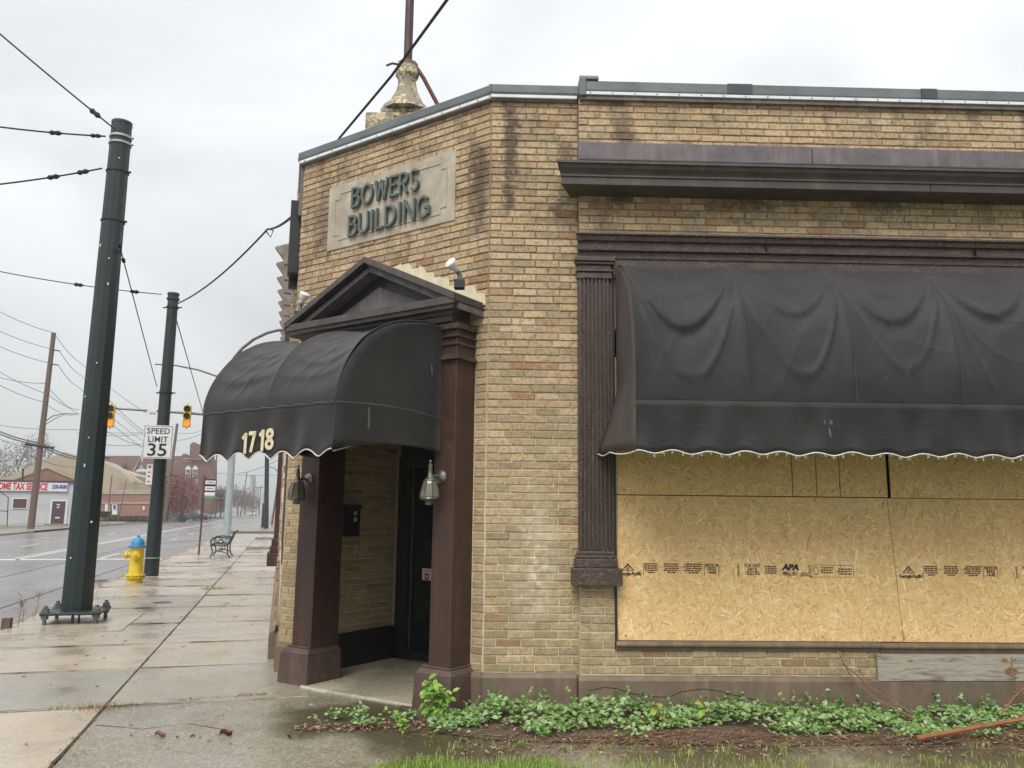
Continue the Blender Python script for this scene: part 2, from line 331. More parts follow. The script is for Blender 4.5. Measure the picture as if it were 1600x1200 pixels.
def roadmat():
    m, nt, p = newmat('wet_asphalt')
    a = ramp(nt, noise(nt, .22, 6, .6, smap(nt, geo(nt), (1.6, .35, 1), (0, 0, R(-15.8)))), [(.34, (.215, .20, .19)), (.66, (.135, .125, .12))])
    a = mix(nt, 1.0, a, ramp(nt, noise(nt, 60, 4, .7), [(.3, .8), (.7, 1.15)]), 'MULTIPLY')
    link(nt, a, p.inputs['Base Color'])
    link(nt, ramp(nt, noise(nt, .5, 5, .6, smap(nt, geo(nt), (1.8, .25, 1), (0, 0, R(-15.8)), (2, 0, 0))), [(.35, .20), (.65, .42)]), p.inputs['Roughness'])
    bump(nt, p, noise(nt, 70, 4, .7), .12, .005); return m
M['road'] = roadmat()
M['line'] = simple('worn_road_paint', (.72, .71, .66), (.45, .44, .41), 3, .5)
M['ydark'] = simple('asphalt_seam', (.05, .045, .042), None, 3, .5)
M['earth'] = simple('bare_earth', (.12, .085, .055), (.07, .05, .033), 7, .95, 0, .7, 40)
M['jointsoil'] = simple('joint_soil', (.045, .034, .024), (.03, .023, .017), 7, .8, 0, .4, 40)
M['farground'] = simple('far_ground', (.17, .18, .11), (.15, .14, .10), .08, .9)
M['lawn'] = simple('lawn_green', (.10, .15, .04), (.15, .17, .06), .6, .9, 0, .4, 20)
def leafmat(name, cols, rough=.45, rim=None):
    m, nt, p = newmat(name)
    a = nt.nodes.new('ShaderNodeAttribute'); a.attribute_name = 'tone'
    n = len(cols); c = ramp(nt, a.outputs['Fac'], [(i/(n-1), cc) for i, cc in enumerate(cols)])
    link(nt, c, p.inputs['Base Color']); p.inputs['Roughness'].default_value = rough
    p.inputs['Subsurface Weight'].default_value = 0
    tr = nt.nodes.new('ShaderNodeBsdfTranslucent'); link(nt, c, tr.inputs['Color'])
    ms = nt.nodes.new('ShaderNodeMixShader'); ms.inputs[0].default_value = .28
    o = nt.nodes['Material Output']; link(nt, p.outputs[0], ms.inputs[1]); link(nt, tr.outputs[0], ms.inputs[2]); link(nt, ms.outputs[0], o.inputs['Surface'])
    return m
M['ivy'] = leafmat('ground_cover_leaves', [(.10, .20, .045), (.17, .32, .08), (.28, .44, .14), (.46, .58, .33), (.24, .38, .08)])
M['bright'] = leafmat('fresh_leaves', [(.17, .36, .05), (.30, .50, .09), (.42, .58, .15)])
M['maple'] = leafmat('yellow_green_leaves', [(.28, .44, .07), (.42, .52, .09), (.55, .54, .13)])
M['grass'] = leafmat('grass_blades', [(.16, .30, .04), (.25, .40, .06), (.40, .48, .13), (.50, .42, .22)])
M['drygrass'] = leafmat('dry_grass', [(.28, .17, .08), (.38, .27, .13), (.22, .26, .07)])
M['litter'] = leafmat('leaf_litter', [(.14, .065, .04), (.24, .11, .065), (.36, .21, .13), (.50, .38, .26), (.11, .06, .035)], .7)
M['twig'] = simple('orange_bark', (.33, .13, .055), (.21, .075, .035), 14, .6)
M['dryvine'] = simple('dry_vine', (.30, .17, .11), (.20, .10, .065), 14, .8)
M['redleaf'] = simple('dead_red_leaf', (.12, .018, .018), (.07, .015, .012), 30, .4)
M['bark'] = simple('grey_bark', (.11, .085, .075), (.06, .048, .042), 6, .9)
M['redcrown'] = leafmat('red_crown_leaves', [(.20, .045, .04), (.32, .085, .07), (.26, .13, .085)])
M['browncrown'] = leafmat('brown_crown_twigs', [(.13, .08, .07), (.20, .13, .11), (.17, .15, .09)])
M['hedge'] = leafmat('hedge_leaves', [(.04, .05, .03), (.07, .08, .045)])
M['siding'] = simple('grey_siding', (.50, .51, .52), (.43, .44, .45), 1, .6)
M['tan'] = simple('tan_siding', (.42, .36, .26), (.36, .31, .22), .3, .7)
M['tanroof'] = simple('tan_shingle', (.34, .255, .18), (.27, .20, .145), .5, .85)
M['redbrick'] = simple('far_red_brick', (.26, .115, .085), (.20, .09, .068), .6, .85)
M['redbrickl'] = simple('far_pink_brick', (.33, .165, .125), (.27, .13, .10), .6, .85)
M['church'] = simple('church_brick', (.20, .105, .082), (.15, .08, .064), .5, .85)
M['chroof'] = simple('church_roof', (.22, .125, .10), (.17, .10, .085), .5, .8)
M['stonetrim'] = simple('stone_trim', (.48, .42, .35), None, 1, .8)
M['maroon'] = simple('maroon_door', (.085, .035, .045), (.06, .026, .034), 2, .5)
M['tire'] = simple('tyre_rubber', (.02, .02, .02), None, 9, .8)
M['carw'] = simple('white_car_paint', (.62, .62, .60), None, 2, .3)
M['carg'] = simple('grey_teal_car_paint', (.10, .15, .17), None, 2, .3)
M['orange'] = simple('orange_gable', (.42, .16, .06), None, 2, .8)
M['mist'] = simple('distant_concrete', (.30, .31, .33), None, .01, .9)

# ------------------------------------------------------------------ mesh builder
class MB:
    def __init__(s): s.v = []; s.f = []; s.t = []; s.tone = 0.0
    def add(s, vs, fs):
        o = len(s.v); s.v += [tuple(x) for x in vs]; s.f += [tuple(i+o for i in f) for f in fs]; s.t += [s.tone]*len(fs)
    def quad(s, a, b, c, d): s.add((a, b, c, d), ((0, 1, 2, 3),))
    def hexa(s, p):   # 8 points: 4 back, 4 front
        s.add(p, ((3, 2, 1, 0), (4, 5, 6, 7), (0, 1, 5, 4), (1, 2, 6, 5), (2, 3, 7, 6), (3, 0, 4, 7)))
    def box(s, F, u0, u1, v0, v1, w0, w1):
        s.hexa([F(u0, v0, w0), F(u1, v0, w0), F(u1, v1, w0), F(u0, v1, w0), F(u0, v0, w1), F(u1, v0, w1), F(u1, v1, w1), F(u0, v1, w1)])
    def extr(s, a, b):   # two rings of equal length joined, with caps
        n = len(a); o = list(a)+list(b)
        s.add(o, [tuple(range(n-1, -1, -1)), tuple(range(n, 2*n))]+[(i, (i+1) % n, n+(i+1) % n, n+i) for i in range(n)])
    def prof(s, F, pr, u0, u1, nseg=1):   # profile [(w, v)] extruded along u
        self_ = s
        s.extr([F(u0, v, w) for w, v in pr], [F(u1, v, w) for w, v in pr])
    def sheet(s, rows):
        n = len(rows[0]); o = [p for r in rows for p in r]
        s.add(o, [(i*n+j, i*n+j+1, (i+1)*n+j+1, (i+1)*n+j) for i in range(len(rows)-1) for j in range(n-1)])
    def tube(s, pts, r, n=6, r2=None, cap=True):
        pts = [Vector(p) for p in pts]; r2 = r if r2 is None else r2; rings = []
        ref = None
        for i, p in enumerate(pts):
            d = (pts[min(i+1, len(pts)-1)]-pts[max(i-1, 0)]).normalized()
            if ref is None: ref = Vector((0, 0, 1)) if abs(d.z) < .9 else Vector((1, 0, 0))
            a = d.cross(ref).normalized(); b = a.cross(d).normalized(); ref = b
            rr = r+(r2-r)*i/max(1, len(pts)-1)
            rings.append([p+(a*math.cos(2*math.pi*k/n)+b*math.sin(2*math.pi*k/n))*rr for k in range(n)])
        o = [p for q in rings for p in q]; fs = []
        for i in range(len(rings)-1):
            for k in range(n): fs.append((i*n+k, i*n+(k+1) % n, (i+1)*n+(k+1) % n, (i+1)*n+k))
        if cap: fs += [tuple(range(n-1, -1, -1)), tuple(range((len(rings)-1)*n, len(rings)*n))]
        s.add(o, fs)
    def lathe(s, base, axis, prof, n=16, phase=0):   # prof [(r, h)] about axis from base
        axis = Vector(axis).normalized(); ref = Vector((1, 0, 0)) if abs(axis.x) < .9 else Vector((0, 1, 0))
        a = axis.cross(ref).normalized(); b = axis.cross(a)
        o = []; fs = []
        for r, h in prof:
            for k in range(n):
                t = 2*math.pi*k/n+phase; o.append(Vector(base)+axis*h+(a*math.cos(t)+b*math.sin(t))*max(r, 1e-4))
        for i in range(len(prof)-1):
            for k in range(n): fs.append((i*n+k, i*n+(k+1) % n, (i+1)*n+(k+1) % n, (i+1)*n+k))
        fs += [tuple(range(n-1, -1, -1)), tuple(range((len(prof)-1)*n, len(prof)*n))]
        s.add(o, fs)
    def mesh(s, name, mat, off=Vector((0, 0, 0)), smooth=False, fix=True, tones=False, mat4=None):
        me = bpy.data.meshes.new(name)
        vs = [Vector(p)-off for p in s.v]
        if mat4: vs = [mat4 @ p for p in vs]
        me.from_pydata(vs, [], s.f)
        if fix and len(s.f) < 60000:
            bm = bmesh.new(); bm.from_mesh(me); bmesh.ops.recalc_face_normals(bm, faces=bm.faces); bm.to_mesh(me); bm.free()
        me.materials.append(mat)
        if tones:
            a = me.attributes.new('tone', 'FLOAT', 'FACE'); a.data.foreach_set('value', s.t)
        if smooth:
            me.shade_smooth()
            try: me.set_sharp_from_angle(angle=R(38))
            except Exception: pass
        return me
    def build(s, name, mat, parent=None, label=None, cat=None, group=None, kind=None, smooth=False, fix=True, tones=False, bevel=0, loc=None):
        mat = M[mat] if isinstance(mat, str) else mat
        off = worldloc(parent) if parent else (Vector(loc) if loc is not None else Vector((0, 0, 0)))
        if parent is None and loc is None and s.v:
            n = len(s.v); off = Vector((sum(p[0] for p in s.v)/n, sum(p[1] for p in s.v)/n, min(p[2] for p in s.v)))
        me = s.mesh(name, mat, off, smooth, fix, tones)
        o = bpy.data.objects.new(name, me); C.objects.link(o)
        if parent: o.parent = parent
        else: o.location = off
        tag(o, label, cat, group, kind)
        if bevel:
            b = o.modifiers.new('bevel', 'BEVEL'); b.width = bevel; b.segments = 2; b.limit_method = 'ANGLE'; b.angle_limit = R(40)
        return o
def worldloc(o):
    p = Vector((0, 0, 0))
    while o: p += Vector(o.location); o = o.parent
    return p
def tag(o, label=None, cat=None, group=None, kind=None):
    if label: o['label'] = label
    if cat: o['category'] = cat
    if group: o['group'] = group
    if kind: o['kind'] = kind
def thing(name, label, cat, loc, group=None, kind=None):
    o = bpy.data.objects.new(name, None); C.objects.link(o); o.location = loc; o.empty_display_size = .2
    tag(o, label, cat, group, kind); return o
def B(F, *rngs, name, mat, parent=None, **k):
    m = MB()
    for r in rngs: m.box(F, *r)
    return m.build(name, mat, parent, **k)
def copytree(o, loc, rotz=None, label=None, parent=None):
    c = o.copy(); C.objects.link(c)
    if parent is None:
        c.location = loc
        if rotz is not None: c.rotation_euler = (0, 0, rotz)
        if label: c['label'] = label
    else: c.parent = parent
    for ch in [x for x in bpy.data.objects if x.parent == o]: copytree(ch, None, None, None, c)
    return c
def text(body, X, Y, P, size, mat, name, parent, extr=.002, bold=0, xs=1.0, align='CENTER', label=None, space=1.0, kind=None, shear=0, fit=None):
    cu = bpy.data.curves.new(name, 'FONT'); cu.body = body; cu.size = size; cu.extrude = extr; cu.offset = bold
    cu.align_x = align; cu.align_y = 'CENTER'; cu.space_character = space; cu.resolution_u = 4; cu.shear = shear
    t = bpy.data.objects.new(name+'_curve', cu); C.objects.link(t)
    bpy.context.view_layer.update()
    me = bpy.data.meshes.new_from_object(t)
    bpy.data.objects.remove(t); bpy.data.curves.remove(cu)
    if fit: xs = fit/(max(v.co.x for v in me.vertices)-min(v.co.x for v in me.vertices))
    X = Vector(X).normalized(); Y = Vector(Y).normalized(); Zz = X.cross(Y)
    mt = Matrix((X*xs, Y, Zz)).transposed().to_4x4(); mt.translation = Vector(P)-(worldloc(parent) if parent else Vector((0, 0, 0)))
    me.transform(mt); me.materials.clear(); me.materials.append(M[mat]); me.name = name
    o = bpy.data.objects.new(name, me); C.objects.link(o); o.parent = parent
    tag(o, label, None, None, kind); return o
def sagline(a, b, sag, n=14):
    a, b = Vector(a), Vector(b)
    return [a.lerp(b, i/n)-Z*sag*4*(i/n)*(1-i/n) for i in range(n+1)]
def u01(): return random.random()

# ------------------------------------------------------------------ ground, road, sidewalks
def flat(pts, z, name, mat, parent=None, th=None, **k):
    m = MB()
    if th: m.extr([Vector((p.x, p.y, z-th)) for p in pts], [Vector((p.x, p.y, z)) for p in pts])
    else: m.add([Vector((p.x, p.y, z)) for p in pts], [tuple(range(len(pts)))])
    return m.build(name, mat, parent, **k)
flat([WD(-1500, -300), WD(1500, -300), WD(1500, 2000), WD(-1500, 2000)], -.16, 'ground', 'farground', kind='structure', fix=False)
KL, KR = -16.1, -3.5
flat([ST(KL, -60), ST(KR-.14, -60), ST(KR-.14, 1400), ST(KL, 1400)], -.12, 'road', 'road', kind='structure', fix=False)
B(lambda s, z, t: ST(s, t, z), (-3.64, -3.5, -.3, 0, -30, 60), name='kerb', mat='kerb', kind='structure', bevel=.015)
B(lambda s, z, t: ST(s, t, z), (-16.25, -16.1, -.3, .0, -30, 62), (-16.25, -16.1, -.3, .0, 74, 800), name='far_kerb', mat='kerb', kind='structure')
flat([ST(-19.2, -60), ST(-16.25, -60), ST(-16.25, 900), ST(-19.2, 900)], -.01, 'far_pavement', 'kerb', kind='structure', fix=False)
flat([ST(-160, -60), ST(-19.2, -60), ST(-19.2, 900), ST(-160, 900)], -.02, 'far_lawn', 'farground', kind='structure', fix=False)
flat([ST(-30, 86), ST(-19.4, 86), ST(-19.4, 180), ST(-60, 180)], -.005, 'churchyard_lawn', 'lawn', kind='structure', fix=False)
# markings
mk = MB()
def mark(s0, s1, t0, t1): mk.box(lambda s, z, t: ST(s, t, z), s0, s1, -.118, -.114, t0, t1)
mark(-8.35, -8.25, 30, 400); mark(-8.60, -8.50, 31, 400)
for i in range(40): mark(-5.95, -5.85, 31+i*9.2, 34.2+i*9.2)
for i in range(40): mark(-11.0, -10.9, 31+i*9.2, 34.2+i*9.2)
mark(-15.9, -3.75, 30.2, 30.65)
mk.build('road_markings', 'line', kind='structure')
sm = MB()
for (s0, t0, s1, t1) in ((-6.9, -5, -6.2, 60), (-4.6, 14, -4.4, 29)):
    sm.add([ST(s0, t0, -.1165), ST(s0+.05, t0, -.1165), ST(s1+.05, t1, -.1165), ST(s1, t1, -.1165)], [(0, 1, 2, 3)])
sm.build('asphalt_seams', 'ydark', kind='structure', fix=False)
mh = MB(); mh.lathe(ST(-4.15, 21.5, -.119), Z, [(.32, 0), (.32, .008), (.0, .008)], 20); mh.build('manhole_cover', 'iron', label='dark round manhole cover in the wet road beyond the hydrant', cat='manhole cover')
# sidewalk
side = thing('sidewalk', None, None, (0, 0, 0), kind='structure')
flat([ST(-3.5, -30), ST(14, -30), ST(14, 300), ST(-3.5, 300)], -.006, 'sidewalk_bed', 'jointsoil', side, fix=False)
ts = [-3.5, -1.6, .25, 2.05, 3.85, 5.65, 7.48, 9.12, 10.72, 12.55, 14.5, 16.4, 18.4, 20.3, 22.3, 24.4, 26.3, 28.2, 30.3, 32.2, 34.2, 36.4, 38.2, 40.2, 42.4, 44.3, 46.4, 48.4, 50.5, 52.5, 54.7, 57]
def slab(pts, z, col, mat='slab', bev=.008):
    m = MB(); m.extr([Vector((p.x, p.y, z-.06)) for p in pts], [Vector((p.x, p.y, z)) for p in pts])
    o = m.build('slab', mat, side); o.color = (*col, 1)
    if bev:
        b = o.modifiers.new('bevel', 'BEVEL'); b.width = bev; b.segments = 1
    return o
g = .006
pal = [(1.08, 1.06, 1.04), (.84, .86, .87), (1.0, .97, .94), (1.08, 1.04, .99), (.94, .94, .94), (1.03, .98, .93)]
fixed = {(0, 4): (1.10, 1.05, .98), (0, 5): (1.16, 1.09, 1.0), (0, 6): (.74, .78, .80), (1, 6): (.86, .86, .84), (0, 7): (1.10, 1.05, .99), (1, 7): (.98, .95, .91)}
for i in range(len(ts)-1):
    for j, (a, b) in enumerate(((-3.5, -1.3), (-1.3, .0))):
        if j == 1 and ts[i] < 7.4: continue
        bb = b if j == 0 else (.32 if ts[i] < 9 else .06)
        col = fixed.get((j, i), random.choice(pal)); k = random.uniform(.92, 1.06)
        dz = random.uniform(-.002, .007) if i > 5 else 0; gt_ = .011+.0009*min(30, i)+random.uniform(0, .006)
        gg = g if j == 0 else g*.9
        slab([ST(a+gg, ts[i]+gt_), ST(bb-gg, ts[i]+gt_), ST(bb-gg, ts[i+1]-gt_), ST(a+gg, ts[i+1]-gt_)], dz, tuple(c*k for c in col))
jd = MB()
def ribbon(p0, p1, w0, w1, z):
    n = max(3, int((p1-p0).length/.12)); d = (p1-p0).normalized(); q = Vector((-d.y, d.x, 0)); a = []; b = []
    ph = random.uniform(0, 9)
    for i in range(n+1):
        c = p0.lerp(p1, i/n)+q*random.uniform(-.006, .006)+Z*z; hw = random.uniform(w0, w1)*(.18+.62*math.sin(i*.21+ph)**2)
        a.append(c-q*hw); b.append(c+q*hw*random.uniform(.6, 1))
    jd.sheet([a, b])
for i in range(4, len(ts)-1):
    k_ = min(1, (ts[i]-4)/22)
    ribbon(ST(-3.48, ts[i]), ST(-1.3, ts[i]), .010+.03*k_, .022+.07*k_, .0095)
    if ts[i] > 7.4: ribbon(ST(-1.3, ts[i]), ST(.04, ts[i]), .008+.03*k_, .020+.06*k_, .0098)
ribbon(ST(-1.3, 5), ST(-1.3, 40), .006, .017, .0101)
def crack(pts, z):
    for i in range(len(pts)-1): ribbon(pts[i], pts[i+1], .004, .010, z)
crack([ST(-2.1, 13.9), ST(-1.9, 14.0), ST(-1.7, 13.6), ST(-1.6, 13.2)], .0103)
crack([ST(-1.3, 10.9), ST(-1.0, 11.1), ST(-.75, 11.0), ST(-.4, 11.3), ST(-.1, 11.2)], .0103)
crack([ST(-3.4, 9.9), ST(-3.0, 10.1), ST(-2.7, 9.9), ST(-2.35, 10.2)], .0103)
crack([ST(-.9, 14.4), ST(-.8, 15.1), ST(-.55, 15.6), ST(-.5, 16.4)], .0103)
crack([ST(-.3, 7.56), ST(-.1, 7.9), ST(.02, 8.1)], .0103)
crack([ST(-1.25, 6.9), ST(-.9, 6.7), ST(-.6, 6.78), ST(-.25, 6.5)], .001)
jd.build('joint_dirt', 'jointsoil', side, kind='stuff', fix=False)
# the plate area round the near pole: a poured square a touch lower
flat([ST(-3.42, 11.75), ST(-1.95, 11.9), ST(-1.95, 13.9), ST(-3.42, 13.9)], .012, 'pole_pad', 'slab', side, th=.02).color = (1.08, 1.06, 1.02, 1)
# beyond the side lane
flat([ST(-3.5, 63), ST(9, 63), ST(9, 300), ST(-3.5, 300)], .01, 'far_sidewalk', 'kerb', side, th=.2)
flat([ST(.1, 57), ST(20, 57), ST(20, 63), ST(.1, 63)], -.03, 'lane_mouth', 'road', side, fix=False)
for (t, ln) in ((34.5, 2.8), (46, 3.0)):
    B(lambda s, z, t_: ST(s, t_, z), (-1.3, ln-1.6, 0, .11, t, t+.3), name='kerb_stop', mat='kerb', parent=side)
# old aggregate apron round the corner
ap = [ST(-1.285, -4), ST(-1.285, 7.465), ST(.42, 7.74), FC(1.2, 0, -.6), FC(.2, 0, -.25), FS(.3, 0, -.25), FS(9, 0, -.25), WD(9.2, -4)]
flat(ap, -.001, 'apron', 'apron', None, th=.05, kind='structure')
# earth beds between wall and apron
flat([FC(.6, 0, .36), FS(-.3, 0, .75), FS(.2, 0, .95), FS(2.0, 0, 1.05), FS(3.2, 0, .98), FS(9, 0, .95), FS(9, 0, -.1), FS(0, 0, -.1), FC(.6, 0, .1)], .006, 'planting_bed', 'earth', kind='structure', fix=False)
flat([WD(-.85, 5.2), WD(-.3, 5.42), WD(.6, 5.38), WD(2.5, 5.36), WD(9, 5.4), WD(9, -6), WD(-1.0, -6), WD(-1.0, 3)], .0, 'lawn', 'lawn', kind='structure', fix=False)
# puddles lie in the hollow of a brick-sized pit
pit = MB(); pit.lathe(ST(-1.9, 15.3, .001), Z, [(.17, 0), (.17, .003), (0, .003)], 7); pit.build('utility_lid', 'iron', side)

# ------------------------------------------------------------------ the building
bld = thing('corner_shop_building', 'buff brick corner building with boarded window, chamfered entrance and dark painted trim', 'building', O1)
H0 = 5.37
# mortar core walls (brick faces stand 10 mm proud)
core = MB()
core.box(FS, .0, .80, 0, H0, -.30, -.009)
core.box(FS, .80, 1.09, 0, H0, -.30, .061)
core.box(FS, 1.09, 9, 0, .55, -.30, .061)
core.box(FS, 1.09, 9, 3.2, H0, -.30, .061)
core.box(FC, 0.0, .45, 0, H0, -.30, -.009)
core.box(FC, .45, 2.13, 3.2, H0, -.30, -.009)
core.box(FC, 2.139, 2.555, 0, H0, -1.5, -.009)
core.box(FT, 0.0, .70, 0, H0, -.30, -.009)
core.box(FT, .70, 14, 0, H0, -.30, .0)
core.box(FS, 8.7, 9, 0, H0, -9, -.30)
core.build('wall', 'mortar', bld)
B(FS, (1.09, 8.7, .3, 3.4, -.29, -.25), name='boarded_opening', mat='dark', parent=bld)
rf = MB(); rf.extr([FS(.2, 5.0, -.25), FS(9, 5.0, -.25), FS(9, 5.0, -9), FT(14, 5.0, -.3), FT(.2, 5.0, -.3)], [FS(.2, 5.1, -.25), FS(9, 5.1, -.25), FS(9, 5.1, -9), FT(14, 5.1, -.3), FT(.2, 5.1, -.3)])
rf.build('roof', 'membrane', bld)
# --- bricks
variants = []
def unit_brick(seed):
    r = random.Random(seed); j = lambda a: r.uniform(-a, a)
    L_, H_, D_ = .5, .5, 1
    v = []
    for (z, ins, jt) in ((0, 0, 0), (.62, 0, .012), (1, .03, .016)):
        iy = ins*2.6
        for sx_, sy_ in ((-1, -1), (1, -1), (1, 1), (-1, 1)):
            v.append((sx_*(L_-ins*.55)+j(jt), sy_*(H_-iy)+j(jt*2.2), z+j(jt*3)*(z > .9)))
    f = [(8, 9, 10, 11)]
    for a in (0, 4):
        for k in range(4): f.append((a+k, a+(k+1) % 4, a+4+(k+1) % 4, a+4+k))
    return v, f
for k in range(10):
    variants.append(unit_brick(k))
vmesh = []
for k, (v, f) in enumerate(variants):
    me = bpy.data.meshes.new('brick'); me.from_pydata(v, [], f)
    bm = bmesh.new(); bm.from_mesh(me); bmesh.ops.recalc_face_normals(bm, faces=bm.faces); bm.to_mesh(me); bm.free()
    me.materials.append(M['brick'])
    me.shade_smooth()
    try: me.set_sharp_from_angle(angle=R(50))
    except Exception: pass
    vmesh.append(me)
def tone():
    x = u01()
    return random.uniform(0, .78) if x < .925 else (random.uniform(.78, .86) if x < .965 else random.uniform(.87, .98))
CH = .0669; PL = .2095
bricks = []
def lay(F, X, Wn, u0, u1, v0, v1, wf, off=0, holes=(), q=1.0, flip=False, depth=.02):
    r0_ = int(round((v0-.292)/CH)); r1_ = int(round((v1-.292)/CH))
    for r in range(r0_, r1_):
        vb = .292+r*CH; vc = vb+CH/2
        iv = [(u0, u1)]
        for (a, b, c, d) in holes:
            if c < vc < d:
                nv = []
                for (x, y) in iv:
                    if b <= x or a >= y: nv.append((x, y))
                    else:
                        if a > x: nv.append((x, a))
                        if b < y: nv.append((b, y))
                iv = nv
        sh = (PL/2 if r % 2 else 0)+off+random.uniform(-.008, .008)+(PL/4 if r % 6 == 5 else 0)
        for (a, b) in iv:
            x = a; first = True
            k = math.floor((a-sh)/PL)
            edges = [a]+[sh+(k+i)*PL+random.uniform(-.004, .004) for i in range(1, 400) if a+.045 < sh+(k+i)*PL < b-.045]+[b]
            for i in range(len(edges)-1):
                e0, e1 = edges[i], edges[i+1]
                j0 = .0045 if i else .002; j1 = .0045 if i < len(edges)-2 else .002
                Lb = e1-e0-j0-j1
                if Lb < .02: continue
                uc = (e0+j0+e1-j1)/2
                w = wf+random.uniform(-.003, .003)
                P = F(uc, vc+random.uniform(-.0015, .0015), w-depth)
                d = (P-Vector((0, 0, HC))).length
                fac = max(.05, (Vector((0, 0, HC))-P).normalized().dot(Wn))
                vis = Lb*fac/d**2*q
                bricks.append((vis, P, X, Wn, Lb, CH-.0095+random.uniform(-.001, .001), depth, tone()))
cH = [(1.09, 9.1, .558, 3.40)]
cornX = (.03)
lay(FS, uS, wS, .0, .797, .292, H0, 0, 0, [(.0, 0, 0, 0)])
lay(FS, uS, wS, .80, 6.2, .285, H0, .07, .05, [(1.085, 9, .49, 3.82), (.70, 1.16, 1.0, 3.82), (.78, 9, 3.83, 4.06), (.78, 9, 4.44, 4.93), (3.5, 9, .0, .5)], q=1)
lay(FC, -uC, wC, .0, 2.545, .292, H0, 0, .03, [(.36, 2.13, 0, 3.0), (.35, 1.99, 3.0, 3.30), (.42, 2.10, 4.28, 4.985), (.13, .40, .29, 3.25)], q=1)
lay(FC, -uC, wC, .33, .40, .292, 3.2, 0, .03, q=.2)
lay(FT, -uT, wT, .0, .68, .292, H0, 0, 0, [], q=.9)
lay(FT, -uT, wT, .69, 1.2, .292, H0, .055, 0, [(.74, 1.2, 1.0, 3.8)], q=.7)
def FR(u, v, w=0): return FC(2.13-w, v, -u)      # reveal wall of the recess; u runs inwards
lay(FR, -wC, -uC, .02, 1.20, .36, 3.1, 0, .05, q=.8)
# return brick at the pier step at 80 cm
bricks.sort(key=lambda b: -b[0])
def basis(X, Wn): return Matrix((X, Z, X.cross(Z) if X.cross(Z).dot(Wn) > 0 else -X.cross(Z))).transposed()
off = O1
for i, (vis, P, X, Wn, Lb, hb, dp, tn) in enumerate(bricks[:300]):
    o = bpy.data.objects.new('brick', vmesh[i % 10]); C.objects.link(o); o.parent = bld
    mt = basis(X, Wn).to_4x4() @ Matrix.Rotation(random.uniform(-.008, .008), 4, 'Z') @ Matrix.Diagonal((Lb*random.choice((1, 1, -1)) if False else Lb, hb, dp, 1))
    mt.translation = P-off; o.matrix_local = mt; o.color = (tn, tn, tn, 1)
jb = MB()
for i, (vis, P, X, Wn, Lb, hb, dp, tn) in enumerate(bricks[300:]):
    v, f = variants[i % 10]; b = basis(X, Wn); jb.tone = tn; a = random.uniform(-.008, .008)
    jb.add([P+b @ Vector((x*Lb-y*hb*a, y*hb+x*Lb*a, z*dp)) for x, y, z in v], f)
jb.build('brickwork', 'brickm', bld, kind='stuff', tones=True)

# corner mortar bead
cb = MB(); cb.tube([O1+Vector((-.002, .006, .29+i*.12)) + Vector((random.uniform(-.005, .005), random.uniform(-.004, .004), 0)) for i in range(43)], .009, 6)
cb.build('corner_bead', 'mortar', bld, smooth=True)
# plinths
def plinth(F, u0, u1, w0, top=.285, name='plinth', mat='plinth', uu=.0):
    m = MB(); m.prof(F, [(-.05, -.1), (w0, -.1), (w0, top-.035), (w0-.022, top), (-.05, top)], u0, u1)
    return m.build(name, mat, bld, bevel=.006)
plinth(FS, -.012, .775, .038, .288); plinth(FS, .783, 9, .105, .283)
plinth(FC, -.012, .30, .05, .288); plinth(FC, 2.2, 2.57, .03, .288); plinth(FT, 0, .7, .02, .29); plinth(FT, .72, 14, .10, .29)
pb = MB(); pb.prof(FR, [(-.02, 0), (.045, 0), (.045, .33), (.02, .36), (-.02, .36)], .05, 1.2); pb.build('recess_skirting', 'black', bld)
# plinth crack as a thin open fissure
ck = MB(); pts = [(.86, .17), (1.0, .20), (1.1, .185), (1.22, .15), (1.4, .125), (1.52, .125), (1.62, .165), (1.8, .19), (1.95, .17), (2.1, .13), (2.25, .10)]
ck.tube([FS(u, v, .1055) for u, v in pts], .0028, 4); ck.build('plinth_crack', 'dark', bld)
# coping: membrane, white strip, drip board
cp = MB()
cp.prof(FS, [(-.25, 5.40), (.115, 5.40), (.125, 5.43), (.118, 5.52), (-.25, 5.53)], .795, 9)
cp.prof(FS, [(-.25, 5.39), (.040, 5.40), (.052, 5.43), (.046, 5.505), (-.25, 5.515)], -.03, .795)
cp.prof(FC, [(-.25, 5.39), (.040, 5.39), (.052, 5.42), (.046, 5.495), (-.25, 5.51)], -.03, 2.60)
cp.prof(FT, [(-.25, 5.38), (.040, 5.38), (.052, 5.41), (.046, 5.485), (-.25, 5.50)], -.03, 14)
o = cp.build('coping_membrane', 'membrane', bld)
sp_ = MB()
sp_.box(FS, .86, 9, 5.385, 5.412, .07, .128); sp_.box(FS, -.01, .785, 5.375, 5.402, 0, .055); sp_.box(FC, -.01, 2.57, 5.365, 5.392, 0, .055)
sp_.build('termination_strip', 'strip', bld)
dr = MB(); dr.box(FS, .81, 9, 5.345, 5.386, .06, .11); dr.box(FS, 0, .79, 5.352, 5.376, -.01, .03); dr.box(FC, 0, 2.56, 5.345, 5.366, -.01, .03); dr.build('drip_board', 'frieze', bld)
for i in range(40):
    m = MB(); u = .9+i*.205
    if u > 6: break
    m.lathe(FS(u, 5.398, .128), wS, [(.007, 0), (.006, .004), (0, .005)], 6); m.build('screw', 'steelw', bld)
for i in range(12):
    m = MB(); m.lathe(FC(.12+i*.215, 5.378, .055), wC, [(.007, 0), (.006, .004), (0, .005)], 6); m.build('screw', 'steelw', bld)
for (u0, u1) in ((2.17, 2.40), (3.98, 4.13)): B(FS, (u0, u1, 5.422, 5.521, .10, .131), name='membrane_patch', mat='patch', parent=bld)
